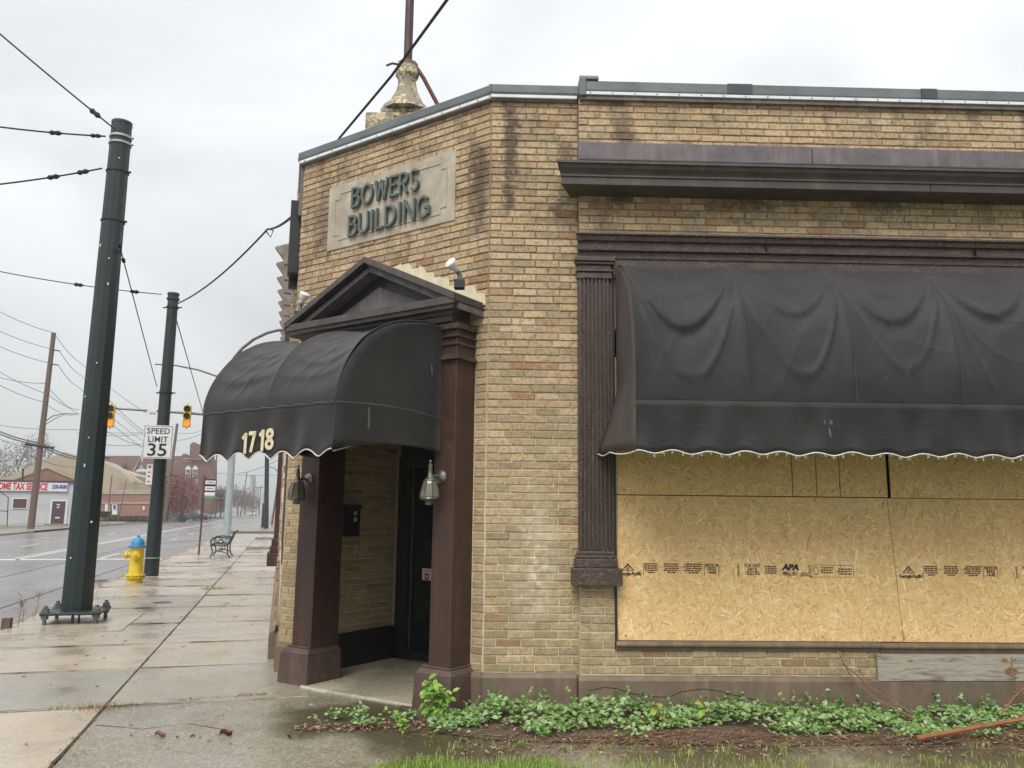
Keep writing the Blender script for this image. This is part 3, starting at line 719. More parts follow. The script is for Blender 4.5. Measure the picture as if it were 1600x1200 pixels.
cpj = MB(); cpj.box(FS, .80, .865, 5.37, 5.55, .0, .135); cpj.prof(FS, [(.05, 5.53), (.135, 5.53), (.12, 5.575)], .80, .98); cpj.build('coping_corner', 'membrane', bld, bevel=.01)
# frieze board and cornice
m = MB(); m.box(FS, .792, 2.93, 4.742, 4.928, .055, .112); m.build('frieze_board', 'frieze', bld, bevel=.005)
m = MB(); m.box(FS, 2.938, 9, 4.742, 4.930, .055, .110); m.build('frieze_board', 'frieze', bld, bevel=.005)
fl = MB(); fl.box(FS, .792, 9, 4.729, 4.741, .05, .17); fl.build('frieze_ledge', 'cornice', bld)
cor = [(.04, 4.728), (.405, 4.615), (.405, 4.592), (.385, 4.588), (.375, 4.56), (.345, 4.53), (.335, 4.515), (.338, 4.498), (.325, 4.494), (.325, 4.43), (.318, 4.425), (.04, 4.425)]
def capprof(F, prof, u0, u1, name, mat, ret=None, bev=0):
    # profile with a mitred return at the left end: the return steps in by the same offsets
    m = MB(); wmin = prof[0][0]; wmax = max(p[0] for p in prof)
    m.extr([F(u0+(wmax-max(p[0], .12))*.55, p[1], p[0]) for p in prof], [F(u1, p[1], p[0]) for p in prof])
    return m.build(name, mat, bld, bevel=bev)
capprof(FS, cor, .568, 9, 'cornice', 'cornice')
# lower entablature above the shop window
ent = [(.05, 4.075), (.175, 4.052), (.178, 4.035), (.155, 4.022), (.150, 4.005), (.162, 3.998), (.155, 3.982), (.125, 3.975), (.122, 3.915), (.148, 3.908), (.146, 3.895), (.112, 3.888), (.108, 3.832), (.05, 3.832)]
capprof(FS, ent, .755, 9, 'window_entablature', 'brownpeel')
B(FS, (1.10, 9, 3.66, 3.831, .04, .096), name='awning_head_board', mat='brownpeel', parent=bld)
for u in (2.46, 4.35): B(FS, (u, u+.004, 3.885, 4.05, .10, .1605), name='board_joint', mat='dark', parent=bld)
B(FS, (1.98, 1.984, 4.43, 4.50, .2, .3285), (3.88, 3.884, 4.43, 4.50, .2, .3285), name='board_joint', mat='dark', parent=bld)
# fluted pilaster
pil = MB(); u0, u1 = .785, 1.062; pil.box(FS, u0, u1, 1.28, 3.70, .05, .098)
nf = 8; st_ = (u1-u0)/nf
for i in range(nf):
    a = u0+i*st_
    pil.prof(lambda u, v, w: FS(v, u, w), [(.0975, a+.006), (.116, a+.010), (.116, a+st_-.010), (.0975, a+st_-.006)], 1.30, 3.66)
pil.build('pilaster_shaft', 'brownpeel', bld)
for nm, pr in (('pilaster_capital', [(.775, 1.085, 3.64, 3.70, .125), (.768, 1.095, 3.70, 3.722, .14), (.780, 1.08, 3.722, 3.765, .128), (.765, 1.10, 3.765, 3.79, .150), (.755, 1.11, 3.79, 3.83, .165)]),
               ('pilaster_base', [(.770, 1.082, 1.255, 1.285, .125), (.758, 1.095, 1.225, 1.255, .14), (.748, 1.105, 1.15, 1.225, .158), (.722, 1.138, 1.005, 1.15, .185)])):
    m = MB()
    for (a, b, c, d, w) in pr: m.box(FS, a, b, c, d-.001, .045, w)
    m.build(nm, 'brownpeel', bld, bevel=.007)
# window frame and sill
B(FS, (1.088, 1.108, .49, 3.9, -.20, .078), name='window_frame', mat='black', parent=bld)
B(FS, (1.0625, 1.0875, 1.29, 3.83, .03, .082), name='window_jamb', mat='brownpeel', parent=bld)
m = MB(); m.prof(FS, [(-.1, .485), (.085, .485), (.092, .515), (.115, .520), (.118, .535), (.10, .558), (-.1, .560)], 1.095, 3.30); m.build('window_sill', 'plinth', bld, bevel=.003)
m = MB(); m.prof(FS, [(-.1, .478), (.088, .478), (.095, .512), (.118, .517), (.121, .532), (.10, .554), (-.1, .556)], 3.304, 9); m.build('window_sill', 'plinth', bld, bevel=.003)
# --- name plaque
pq = thing('x', None, None, O1); bpy.data.objects.remove(pq)
plq = B(FC, (.405, 2.115, 4.285, 4.985, -.02, .012), name='stone_plaque', mat='limestone', parent=bld, bevel=.006)
bd = MB()
a0, a1, b0, b1 = .50, 2.02, 4.375, 4.895
for (x0, x1, y0, y1) in ((a0+.07, a1-.07, b1-.012, b1), (a0+.07, a1-.07, b0, b0+.012), (a0, a0+.012, b0+.06, b1-.06), (a1-.012, a1, b0+.06, b1-.06),
                         (a0+.07, a0+.082, b1-.06, b1-.012), (a1-.082, a1-.07, b1-.06, b1-.012), (a0+.07, a0+.082, b0+.012, b0+.06), (a1-.082, a1-.07, b0+.012, b0+.06),
                         (a0+.012, a0+.082, b1-.072, b1-.06), (a1-.082, a1-.012, b1-.072, b1-.06), (a0+.012, a0+.082, b0+.06, b0+.072), (a1-.082, a1-.012, b0+.06, b0+.072)):
    bd.box(FC, x0, x1, y0, y1, .005, .019)
bd.build('plaque_border', 'limestoneb', plq)
def word(s, uL, uR, vc, h):
    # letters as separate cast pieces, standing off the stone
    wd = {'W': 1.25, 'I': .35, 'O': 1.1, 'G': 1.05, 'N': .95, 'D': .95, 'U': .9, 'B': .8, 'E': .7, 'R': .8, 'S': .75, 'L': .65}
    tot = sum(wd[c] for c in s)+.16*(len(s)-1); k = (uL-uR)/tot; u = uL
    for c in s:
        L0 = wd[c]*k; mm = MB()
        t = h*.108
        X0 = lambda x: u-x
        def bar(x0, y0, x1, y1, th=t):
            a = Vector((x0, y0)); b = Vector((x1, y1)); d = (b-a).normalized(); n = Vector((-d.y, d.x))*th/2
            ps = [a-n, b-n, b+n, a+n]
            mm.extr([FC(X0(p.x), vc-h/2+p.y, .022) for p in ps], [FC(X0(p.x), vc-h/2+p.y, .050) for p in ps])
        def arc(cx, cy, rx, ry, a0, a1, n=12):
            for i in range(n):
                t0 = R(a0+(a1-a0)*i/n); t1 = R(a0+(a1-a0)*(i+1)/n)
                o_ = [(cx+math.cos(q)*(rx+e), cy+math.sin(q)*(ry+e)) for q, e in ((t0, -t/2), (t1, -t/2), (t1, t/2), (t0, t/2))]
                mm.extr([FC(X0(p[0]), vc-h/2+p[1], .022) for p in o_], [FC(X0(p[0]), vc-h/2+p[1], .050) for p in o_])
        W_, h2 = L0, h; hl = t/2
        if c == 'B':
            bar(hl, 0, hl, h2); bar(hl, h2-hl, W_*.55, h2-hl); bar(hl, h2*.55, W_*.6, h2*.55); bar(hl, hl, W_*.6, hl)
            arc(W_*.55, h2*.775-hl*.5, W_*.30, h2*.225-hl*.5, 90, -90, 8); arc(W_*.6, h2*.275+hl*.5, W_*.35, h2*.275-hl*.5, 90, -90, 8)
        elif c == 'O': arc(W_/2, h2/2, W_/2-hl, h2/2-hl, 0, 360, 20)
        elif c == 'W': bar(hl, h2, W_*.27, 0); bar(W_*.27, 0, W_*.5, h2*.95); bar(W_*.5, h2*.95, W_*.73, 0); bar(W_*.73, 0, W_-hl, h2)
        elif c == 'E': bar(hl, 0, hl, h2); bar(hl, hl, W_, hl); bar(hl, h2-hl, W_, h2-hl); bar(hl, h2*.55, W_*.85, h2*.55)
        elif c == 'R': bar(hl, 0, hl, h2); bar(hl, h2-hl, W_*.55, h2-hl); bar(hl, h2*.48, W_*.55, h2*.48); arc(W_*.55, h2*.74-hl*.5, W_*.32, h2*.26-hl*.5, 90, -90, 8); bar(W_*.45, h2*.48, W_-hl, 0)
        elif c == 'S': arc(W_/2, h2*.74, W_*.38, h2*.22, 30, 250, 12); arc(W_/2, h2*.27, W_*.42, h2*.23, 80, -150, 12)
        elif c == 'U': bar(hl, h2*.3, hl, h2); bar(W_-hl, h2*.3, W_-hl, h2); arc(W_/2, h2*.3, W_/2-hl, h2*.3-hl, 180, 360, 12)
        elif c == 'I': bar(W_/2, 0, W_/2, h2)
        elif c == 'L': bar(hl, 0, hl, h2); bar(hl, hl, W_, hl)
        elif c == 'D': bar(hl, 0, hl, h2); bar(hl, hl, W_*.4, hl); bar(hl, h2-hl, W_*.4, h2-hl); arc(W_*.4, h2/2, W_*.55-hl*.5, h2/2-hl, 90, -90, 14)
        elif c == 'N': bar(hl, 0, hl, h2); bar(hl, h2, W_-hl, 0); bar(W_-hl, 0, W_-hl, h2)
        elif c == 'G': arc(W_/2, h2/2, W_/2-hl, h2/2-hl, 45, 345, 18); bar(W_-hl, h2*.12, W_-hl, h2*.45); bar(W_*.55, h2*.45, W_-hl*.2, h2*.45)
        mm.build('letter', 'bronze', plq)
        u -= L0+.16*k
word('BOWERS', 1.745, .835, 4.785, .222); word('BUILDING', 1.775, .685, 4.485, .222)

# --- portico: columns, pediment
for (cu, cw) in ((.255, .115), (1.92, .13)):
    pu = cu+(.025 if cu < 1 else .03)
    m = MB(); m.extr([FC(cu+dx, .34, w) for dx, w in ((-cw, -.08), (cw, -.08), (cw, .262), (-cw, .262))], [FC(cu+dx, 3.24, w) for dx, w in ((-cw+.006, -.08), (cw-.006, -.08), (cw-.006, .252), (-cw+.006, .252))])
    col = m.build('column', 'brown', bld, bevel=.006)
    m = MB()
    for (z, e, h_) in ((2.90, .034, .028), (2.93, .022, .016), (3.03, .016, .02), (3.10, .022, .016), (3.17, .028, .05)):
        m.box(FC, cu-cw+.006-e, cu+cw-.006+e, z, z+h_, -.07, .255+e)
    m.build('column_necking', 'brownpeel', col, bevel=.004)
    m = MB(); e = .045
    lo = [(pu-.205, -.10), (pu+.205, -.10), (pu+.205, .335), (pu-.205, .335)]; hi = [(pu-.190, -.10), (pu+.190, -.10), (pu+.190, .318), (pu-.190, .318)]
    m.extr([FC(a, -.06, b) for a, b in lo], [FC(a, .275, b) for a, b in hi]); 
    hi2 = [(pu-.160, -.09), (pu+.160, -.09), (pu+.160, .285), (pu-.160, .285)]
    m.extr([FC(a, .2755, b) for a, b in hi], [FC(a, .325, b) for a, b in hi2])
    m.box(FC, pu-.156, pu+.156, .325, .342, -.08, .272)
    m.build('column_pedestal', 'blockp', bld, bevel=.014)
cu0, cuh = 1.13, 1.08     # centre and half width of the pediment
ped = MB()
hp = [(.0, 3.418), (.425, 3.418), (.425, 3.355), (.405, 3.35), (.40, 3.318), (.345, 3.312), (.335, 3.285), (.31, 3.28), (.30, 3.235), (.275, 3.23), (.0, 3.23)]
ped.extr([FC(cu0-cuh+(.425-max(w, .27)), v, w) for w, v in hp], [FC(cu0+cuh-(.425-max(w, .27)), v, w) for w, v in hp])
ped.build('horizontal_cornice', 'cornice', bld)
fz = MB(); fz.box(FC, cu0-cuh+.14, cu0+cuh-.14, 3.10, 3.232, -.05, .25); fz.build('portico_lintel', 'brown', bld)
ap_v, ev_v = 3.93, 3.425
def rake(w0, w1, t0, t1, name, mat):
    m = MB()
    for sgn in (-1, 1):
        e = FC(cu0+sgn*(cuh+.0), ev_v, 0)
        def P(frac, dv, w): return FC(cu0+sgn*cuh*frac, ev_v+(ap_v-ev_v)*(1-frac)+dv, w)
        a = [P(1.0, -t0, w0), P(1.0, -t0, w1), P(1.0, -t1, w1), P(1.0, -t1, w0)]
        b = [P(0, -t0, w0), P(0, -t0, w1), P(0, -t1, w1), P(0, -t1, w0)]
        m.extr(a, b)
    return m.build(name, mat, bld)
rake(-.02, .435, -.012, .045, 'raking_cornice', 'cornice')
rake(-.02, .405, .0452, .062, 'raking_fillet', 'black')
rake(-.02, .36, .0622, .115, 'raking_band', 'frieze')
tp = MB(); tp.extr([FC(cu0-cuh*.93, 3.419, -.02), FC(cu0+cuh*.93, 3.419, -.02), FC(cu0, 3.85, -.02)], [FC(cu0-cuh*.93, 3.419, .205), FC(cu0+cuh*.93, 3.419, .205), FC(cu0, 3.85, .205)])
tp.build('tympanum', 'black', bld)
tq = MB(); tq.extr([FC(cu0-.60, 3.45, .2), FC(cu0+.60, 3.45, .2), FC(cu0, 3.70, .2)], [FC(cu0-.60, 3.45, .215), FC(cu0+.60, 3.45, .215), FC(cu0, 3.70, .215)])
tq.build('tympanum_panel', 'frieze', bld)
# cream mortar patches stepped along the rake
for i in range(11):
    u = cu0-.03-i*.098; v = ev_v+(ap_v-ev_v)*(1-(cu0-u)/cuh)-.01+random.uniform(-.01, .02)
    h_ = random.uniform(.07, .14); w_ = random.uniform(.12, .21)
    n = 9; ring = []
    for k in range(n):
        a = 2*math.pi*k/n; ring.append((u+math.cos(a)*w_*.6*random.uniform(.8, 1.15), v+.01+max(-.03, math.sin(a)*h_*random.uniform(.7, 1.1))))
    m = MB(); m.extr([FC(a, b, -.005) for a, b in ring], [FC(a, b, .007+.001*i) for a, b in ring]); m.build('mortar_patch', 'cream', bld)
# recess: back wall, ceiling, door
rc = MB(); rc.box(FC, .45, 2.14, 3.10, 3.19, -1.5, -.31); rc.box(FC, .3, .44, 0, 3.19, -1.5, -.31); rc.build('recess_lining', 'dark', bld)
B(FC, (.45, 2.139, 2.2, 3.1, -1.5, -1.27), (2.05, 2.139, 0, 2.2, -1.5, -1.25), name='door_surround', mat='black', parent=bld)
door = B(FC, (1.93, 2.05, .03, 2.2, -1.30, -1.19), (.98, 1.10, .03, 2.2, -1.30, -1.19), (1.10, 1.93, .03, .12, -1.30, -1.20), (1.10, 1.93, 2.08, 2.2, -1.30, -1.20), (.45, .98, .03, 2.2, -1.34, -1.25), name='door', mat='black', parent=bld, bevel=.005)
B(FC, (1.10, 1.93, .12, 2.08, -1.275, -1.265), name='door_glass', mat='glass', parent=door)
B(FC, (1.915, 1.928, .12, 2.08, -1.262, -1.25), name='door_edge_strip', mat='steelw', parent=door)
nt_ = B(FC, (1.625, 1.765, .86, .985, -1.264, -1.260), name='door_notice', mat='signw', parent=door)
B(FC, (1.665, 1.725, .865, .935, -1.2595, -1.2575), (1.65, 1.74, .955, .963, -1.2595, -1.2575), name='notice_print', mat='red', parent=nt_)
dm = MB(); c_ = [(1.695, .88), (1.68, .90), (1.695, .92), (1.71, .90)]; dm.extr([FC(a, b, -1.2573) for a, b in c_], [FC(a, b, -1.2565) for a, b in c_]); dm.build('notice_diamond', 'signw', nt_)
es = MB(); pts = [FC(.42, 0, .30), FC(1.78, 0, .37), FC(2.10, 0, .1), FC(2.12, 0, -1.2), FC(.45, 0, -1.2)]
es.extr([p-Z*.05 for p in pts], [p+Z*.022 for p in pts]); es.build('entrance_step', 'entry', bld, bevel=.012)
# street front: pilaster and brackets seen on edge
m = MB(); m.box(FT, .76, 1.06, 1.28, 3.70, .05, .105); m.build('street_pilaster', 'brown', bld)
m = MB()
for (a, b, c, d, w_) in ((.745, 1.08, 1.2, 1.28, .125), (.73, 1.09, 1.13, 1.2, .14), (.70, 1.12, .985, 1.13, .165)): m.box(FT, a, b, c, d, .04, w_)
m.build('street_pilaster_base', 'brown', bld, bevel=.008)
m = MB(); m.box(FT, .76, 14, 1.0, 3.4, -.05, .01); m.build('street_shop_front', 'brown', bld)
tb = 9.6-8.67
for i in range(9):
    u = tb+i*.66; m = MB(); s_ = 1-.02*i
    pr = [(-.02, 4.78), (.10, 4.765), (.275*s_, 4.70), (.175, 4.565), (.165, 4.50), (-.02, 4.49)]
    m.prof(FT, pr, u, u+.10)
    b = m.build('cornice_bracket', 'wood2', bld)
m = MB(); m.box(FT, -.0, 14, 4.78, 5.36, .0, .035); m.build('street_fascia', 'frieze', bld)
gb = MB(); gb.box(FT, .08, .26, 4.15, 4.98, .0, .115); gb.box(FT, .30, .42, 4.05, 4.9, .0, .10); gb.build('downpipe_box', 'black', bld, bevel=.006)
# ------------------------------------------------------------------ boards over the window
def board(u0, u1, v0, v1, lab, w1=.052, skew=0, th=.012, lskew=0):
    c = FS((u0+u1)/2, v0, w1)
    X, Y_, Z_ = uS, Z, wS
    m = MB(); F0 = lambda x, y, z: Vector((x, y, z))
    m.extr([Vector(((u0+lskew-(u0+u1)/2), 0, -th)), Vector(((u1+skew-(u0+u1)/2), 0, -th)), Vector(((u1-(u0+u1)/2), v1-v0, -th)), Vector(((u0-(u0+u1)/2), v1-v0, -th))],
           [Vector(((u0+lskew-(u0+u1)/2), 0, 0)), Vector(((u1+skew-(u0+u1)/2), 0, 0)), Vector(((u1-(u0+u1)/2), v1-v0, 0)), Vector(((u0-(u0+u1)/2), v1-v0, 0))])
    me = m.mesh('strand_board', M['osb'])
    o = bpy.data.objects.new('strand_board', me); C.objects.link(o)
    mt = Matrix((X, Y_, Z_)).transposed().to_4x4(); mt.translation = c; o.matrix_world = mt
    rr = random.Random(int(u0*100)); W2 = (u1-u0)/2
    for k in range(max(2, int((u1-u0)/.42))):
        for yy in (.035, v1-v0-.04):
            if yy > 1 and v1 > 2: yy = .33
            x_ = -W2+.05+(u1-u0-.1)*k/max(1, int((u1-u0)/.42)-1)+rr.uniform(-.03, .03)
            q = MB(); q.lathe(Vector((x_, yy+rr.uniform(-.01, .02), 0)), Z*0+Vector((0, 0, 1)), [(.0075, 0), (.006, .0015), (0, .002)], 7)
            qm = q.mesh('screw_head', M['steelw']); qo = bpy.data.objects.new('screw_head', qm); C.objects.link(qo); qo.parent = o
    tag(o, lab, 'board', 'strand boards over the shop window'); return o
b1 = board(1.112, 3.452, .562, 1.752, 'large strand board at lower left of the window with the full row of ink stamps', skew=.065)
b2 = board(3.458, 5.93, .560, 1.750, 'large strand board at lower right, cut off by the picture edge', .050, lskew=.065)
b3 = board(1.105, 2.633, 1.760, 2.95, 'long strand board under the left end of the long awning, above the first stamped board')
b4 = board(2.641, 2.842, 1.760, 2.95, 'narrow strand board strip with the jagged left edge under the long awning', .053)
b5 = board(2.850, 3.046, 1.760, 2.95, 'narrow strand board strip between the two thin gaps under the long awning', .051)
b6 = board(3.054, 3.462, 1.760, 2.95, 'strand board strip just left of the widest black gap under the long awning')
b7 = board(3.492, 6.3, 1.756, 2.95, 'long strand board right of the widest black gap under the long awning')
def stamp(par, u, k=1.0, full=True):
    v = 1.135; Ww = .0532
    def tx(s, uu, vv, size, bold=0, xs=1.0, **kw):
        cu = bpy.data.curves.new('t', 'FONT'); cu.body = s; cu.size = size; cu.extrude = .0002; cu.offset = bold; cu.align_x = 'CENTER'; cu.align_y = 'CENTER'
        cu.resolution_u = 2; cu.shear = kw.get('shear', 0)
        t = bpy.data.objects.new('t', cu); C.objects.link(t); bpy.context.view_layer.update()
        me = bpy.data.meshes.new_from_object(t); bpy.data.objects.remove(t); bpy.data.curves.remove(cu)
        me.transform(Matrix.Translation((uu, vv, .0012)) @ Matrix.Diagonal((xs, 1, 1, 1)))
        me.materials.clear(); me.materials.append(M['ink']); o = bpy.data.objects.new('stamp_text', me); C.objects.link(o); o.parent = par
    x0 = par.matrix_world.translation; base = (x0-O1).dot(uS); u_ = u-base; v_ = v-.56
    m = MB()
    def r(a, b, c, d): m.add([(u_+a, v_+c, .0012), (u_+b, v_+c, .0012), (u_+b, v_+d, .0012), (u_+a, v_+d, .0012)], [(0, 1, 2, 3)])
    rr = random.Random(3)
    def blurb(a, b, rows, top=.045, dy=.0175):
        for q in range(rows):
            x = a+rr.uniform(0, .1)*(b-a); e = b-rr.uniform(0, .1)*(b-a); y = top-q*dy
            if q > 3: x = a+.25*(b-a); e = b-.25*(b-a)
            while x < e:
                wd_ = rr.uniform(.012, .028); r(x, min(e, x+wd_), y-.0055, y+.0055); x += wd_+.005
    # triangle mark, left open for the two letters
    T = [(.10, .048), (.045, -.012), (.155, -.012)]
    ins = [(.10, .028), (.083, .004), (.117, .004)]
    m.add([(u_+a, v_+b, .0012) for a, b in (T[0], T[1], (.072, .004), (.10, .030))], [(0, 1, 2, 3)])
    m.add([(u_+a, v_+b, .0012) for a, b in (T[0], (.10, .030), (.128, .004), T[2])], [(0, 1, 2, 3)])
    m.add([(u_+a, v_+b, .0012) for a, b in (T[1], T[2], (.148, -.006), (.052, -.006))], [(0, 1, 2, 3)])
    r(.228, .232, -.05, .05)
    blurb(.235, .36, 5); blurb(.40, .54, 5); blurb(.58, .735, 5); r(.36, .40, .018, .021); r(.54, .59, .018, .021)
    r(.745, .749, -.05, .05); r(.868, .872, -.05, .05)
    if full:
        r(1.03, 1.036, -.05, .05); r(1.04, 1.043, -.05, .05)
        blurb(1.10, 1.22, 2, -.015); blurb(1.26, 1.37, 4, .03)
        r(1.42, 1.54, -.044, -.041)
        for (a, b, c, d) in ((1.665, 2.02, .045, .048), (1.665, 2.02, -.053, -.050), (1.662, 1.665, -.050, .045), (2.02, 2.023, -.050, .045), (1.638, 1.644, -.05, .05), (1.650, 1.653, -.05, .05)): r(a, b, c, d)
        blurb(1.735, 1.85, 3, .025, .02); blurb(1.88, 2.01, 3, .015, .02)
        for kk in range(12):
            a = math.pi*2*kk/12; c0, s0 = math.cos(a), math.sin(a); c1, s1 = math.cos(a+.53), math.sin(a+.53)
            m.add([(u_+1.70+c0*.024, v_+s0*.036, .0012), (u_+1.70+c1*.024, v_+s1*.036, .0012), (u_+1.70+c1*.019, v_+s1*.030, .0012), (u_+1.70+c0*.019, v_+s0*.030, .0012)], [(0, 1, 2, 3)])
            if kk < 6:
                a = math.pi*kk/6; c0, s0 = math.cos(a), math.sin(a); c1, s1 = math.cos(a+.53), math.sin(a+.53)
                m.add([(u_+1.60+c0*.036, v_-.05+s0*.036, .0012), (u_+1.60+c1*.036, v_-.05+s1*.036, .0012), (u_+1.60+c1*.028, v_-.05+s1*.028, .0012), (u_+1.60+c0*.028, v_-.05+s0*.028, .0012)], [(0, 1, 2, 3)])
        tx('7/16 CAT', u_+1.155, v_+.038, .036, .0013, .95); tx('24/16', u_+1.155, v_+.008, .036, .0013, 1)
        tx('APA', u_+1.48, v_+.025, .064, .0045, 1.15, shear=.25); tx('MILL 451', u_+1.48, v_-.024, .035, .0013, .95)
        tx('APA', u_+1.60, v_-.040, .022, .0006)
    tx('GP', u_+.10, v_+.006, .020, .001); tx('Georgia-Pacific', u_+.115, v_-.038, .040, .0018, .82)
    tx('NOV18', u_+.81, v_+.037, .036, .0013, .95); tx('2022', u_+.81, v_+.008, .036, .0013, 1); tx('14:45', u_+.81, v_-.022, .036, .0013, 1)
    me = m.mesh('stamp_marks', M['ink'], fix=False); o = bpy.data.objects.new('stamp_marks', me); C.objects.link(o); o.parent = par; o['kind'] = 'stuff'
bpy.context.view_layer.update()
stamp(b1, 1.105); stamp(b2, 3.50)
# weathered plank
pk = MB(); pk.box(lambda x, y, z: Vector((x, y, z)), 0, 2.7, 0, .212, 0, .035)
me = pk.mesh('plank', M['gwood']); plank = bpy.data.objects.new('plank', me); C.objects.link(plank)
mt = Matrix((uS, Z, wS)).transposed().to_4x4(); mt.translation = FS(3.258, .258, .075); plank.matrix_world = mt @ Matrix.Rotation(R(.2), 4, 'Z')
tag(plank, 'grey weathered wooden plank nailed below the sill under the boarded window', 'plank')
kn = MB()
for (x, y, r_) in ((1.12, .075, .038), (1.07, .165, .02), (.28, .16, .012), (1.3, .17, .01)):
    kn.add([Vector((x+math.cos(2*math.pi*k/14)*r_*1.5, y+math.sin(2*math.pi*k/14)*r_*.85, .0365)) for k in range(14)], [tuple(range(14))])
me = kn.mesh('knot', M['knot'], fix=False); o = bpy.data.objects.new('knot', me); C.objects.link(o); o.parent = plank

# ------------------------------------------------------------------ awnings
def lerp(a, b, t): return a+(b-a)*t
def interp(prof, t):     # t in 0..1 by arclength
    ds = [0]
    for i in range(len(prof)-1): ds.append(ds[-1]+math.dist(prof[i], prof[i+1]))
    x = t*ds[-1]
    for i in range(len(prof)-1):
        if x <= ds[i+1]+1e-9:
            k = (x-ds[i])/(ds[i+1]-ds[i]+1e-12); return tuple(lerp(prof[i][j], prof[i+1][j], k) for j in (0, 1))
    return prof[-1]
def smoothprof(pr, n=6):
    out = []
    for i in range(len(pr)-1):
        p0, p1, p2, p3 = pr[max(0, i-1)], pr[i], pr[i+1], pr[min(len(pr)-1, i+2)]
        for k in range(n):
            t = k/n; out.append(tuple(.5*(2*p1[j]+(p2[j]-p0[j])*t+(2*p0[j]-5*p1[j]+4*p2[j]-p3[j])*t*t+(-p0[j]+3*p1[j]-3*p2[j]+p3[j])*t**3) for j in (0, 1)))
    return out+[pr[-1]]
def awning(F, ribs, prof, seam_v, bot_v, scal, sag, folds, nu=22, nb=70, wfront=.9, amp=.03, sig=.034, wr=.004):
    """curved canopy with cloth slumping between its ribs, valance with scalloped hem"""
    rnd = random.Random(5); rows = []; prof = smoothprof(prof)
    nr = len(ribs)-1
    fl = [[(b+rnd.uniform(-.03, .03), d*rnd.uniform(.8, 1.2), a*rnd.uniform(.7, 1.2), rnd.uniform(-.12, .12)) for b, d, a in folds] for _ in range(nr)]
    for j in range(nb+1):
        t = j/nb; w_, v_ = interp(prof, t)
        t2 = min(1, t+.01); t1 = max(0, t-.01); p2, p1 = interp(prof, t2), interp(prof, t1)
        dw, dv_ = p2[0]-p1[0], p2[1]-p1[1]; ln = math.hypot(dw, dv_)+1e-9; nw, nv = -dv_/ln, dw/ln    # outward
        row = []
        for k in range(nr):
            for i in range(nu+(k == nr-1)):
                f = i/nu; u = lerp(ribs[k], ribs[k+1], f)
                par = 4*f*(1-f)
                s_ = sag*par*math.sin(math.pi*min(1, t*1.02))
                d = -s_
                for (b, dd, a, sk) in fl[k]:
                    bb = b+dd*par*(1+sk*(f-.5)*3); x = (t-bb)/sig
                    if dd > .45: d += a*math.exp(-x*x*1.2)*min(1, par*3)*min(1, max(0, (.99-t)*8))
                    else: d += a*par**.6*((math.exp(-x*x/5) if x < 0 else math.exp(-x*x*1.6)) - .55*math.exp(-((x-1.6)**2)/1.6))
                d += wr*(1-abs(math.sin(9*(t*1.5-f*.75+.12*math.sin(5*f+k))+k)))**3*par*math.sin(math.pi*t)**.5 + wr*.8*(1-abs(math.sin(13*(t*.9+f*.55)+2*math.sin(3*t)+k*2)))**4*par*t
                d += .004*math.sin(f*9+t*11+k)+(.012*math.exp(-(f/.05)**2)+.012*math.exp(-((1-f)/.05)**2))*math.sin(math.pi*t)
                d *= 1-t**14; row.append(F(u, v_+nv*d, w_+nw*d))
        rows.append(row)
    body = MB(); body.sheet(rows)
    # valance
    wv, vv = prof[-1]; val = []; hem = []
    n = nr*nu*2
    for j in range(9):
        q = j/8; row = []
        for i in range(n+1):
            f = i/n; u = lerp(ribs[0], ribs[-1], f); kk = f*nr; ff = kk-math.floor(kk)
            ph = (u-ribs[0])/scal; dip = math.sin(math.pi*ph)**2
            bot = bot_v-amp*dip+.004*math.sin(ph*2.3)
            d = -.012*math.sin(math.pi*q)*(1+math.sin(ff*12.6+1))+.018*q*math.sin(ph*math.pi*2)*.6
            x0 = rows[-1][min(len(rows[-1])-1, int(round(f*(len(rows[-1])-1))))]
            row.append(F(u, lerp(vv, bot, q), wv+d+.008*q))
        val.append(row)
    hem = val[-1]
    body2 = MB(); body2.sheet(val)
    return body, body2, hem, rows
def solid(o, th=.006):
    md = o.modifiers.new('thick', 'SOLIDIFY'); md.thickness = th; md.offset = 0
# long window awning
RB = [1.13, 2.0, 2.83, 3.66, 4.49, 5.32, 6.15]
prof1 = [(.13, 3.745), (.26, 3.715), (.50, 3.585), (.70, 3.40), (.82, 3.20), (.89, 2.95), (.925, 2.70), (.925, 2.455)]
aw = thing('window_awning', 'long black canvas awning slumping between its ribs over the boarded shop window', 'awning', FS(1.1, 2.05, .5))
body, val, hem, rows = awning(FS, RB, prof1, 2.455, 2.07, .272, .055, [(.10, .08, .008), (.15, .22, .013), (.22, .36, .022), (.36, .60, .011)], 64, 260, amp=.026, wr=.008)
o = body.build('canopy', 'canvas', aw, smooth=True, fix=False); solid(o)
o.data.flip_normals()
for k in range(7):
    jj = min(k*64, len(rows[0])-1); st = MB(); st.tube([rows[j][jj]+wS*.006 for j in range(0, len(rows), 4)], .0045, 4); st.build('rib_seam', 'seam2', aw)
vo = val.build('valance', 'canvas', aw, smooth=True, fix=False); solid(vo)
tr = MB(); tr.tube([p+wS*.006 for p in hem], .0055, 5)
for i in range(8, len(hem), 11):
    if random.random() < .75:
        for q in range(3): tr.tube([hem[i]+wS*.006+uS*.006*q, hem[i]-Z*random.uniform(.015, .035)+wS*.008+uS*(.006*q+random.uniform(-.006, .006))], .0017, 3)
tr.build('hem_binding', 'trim', aw)
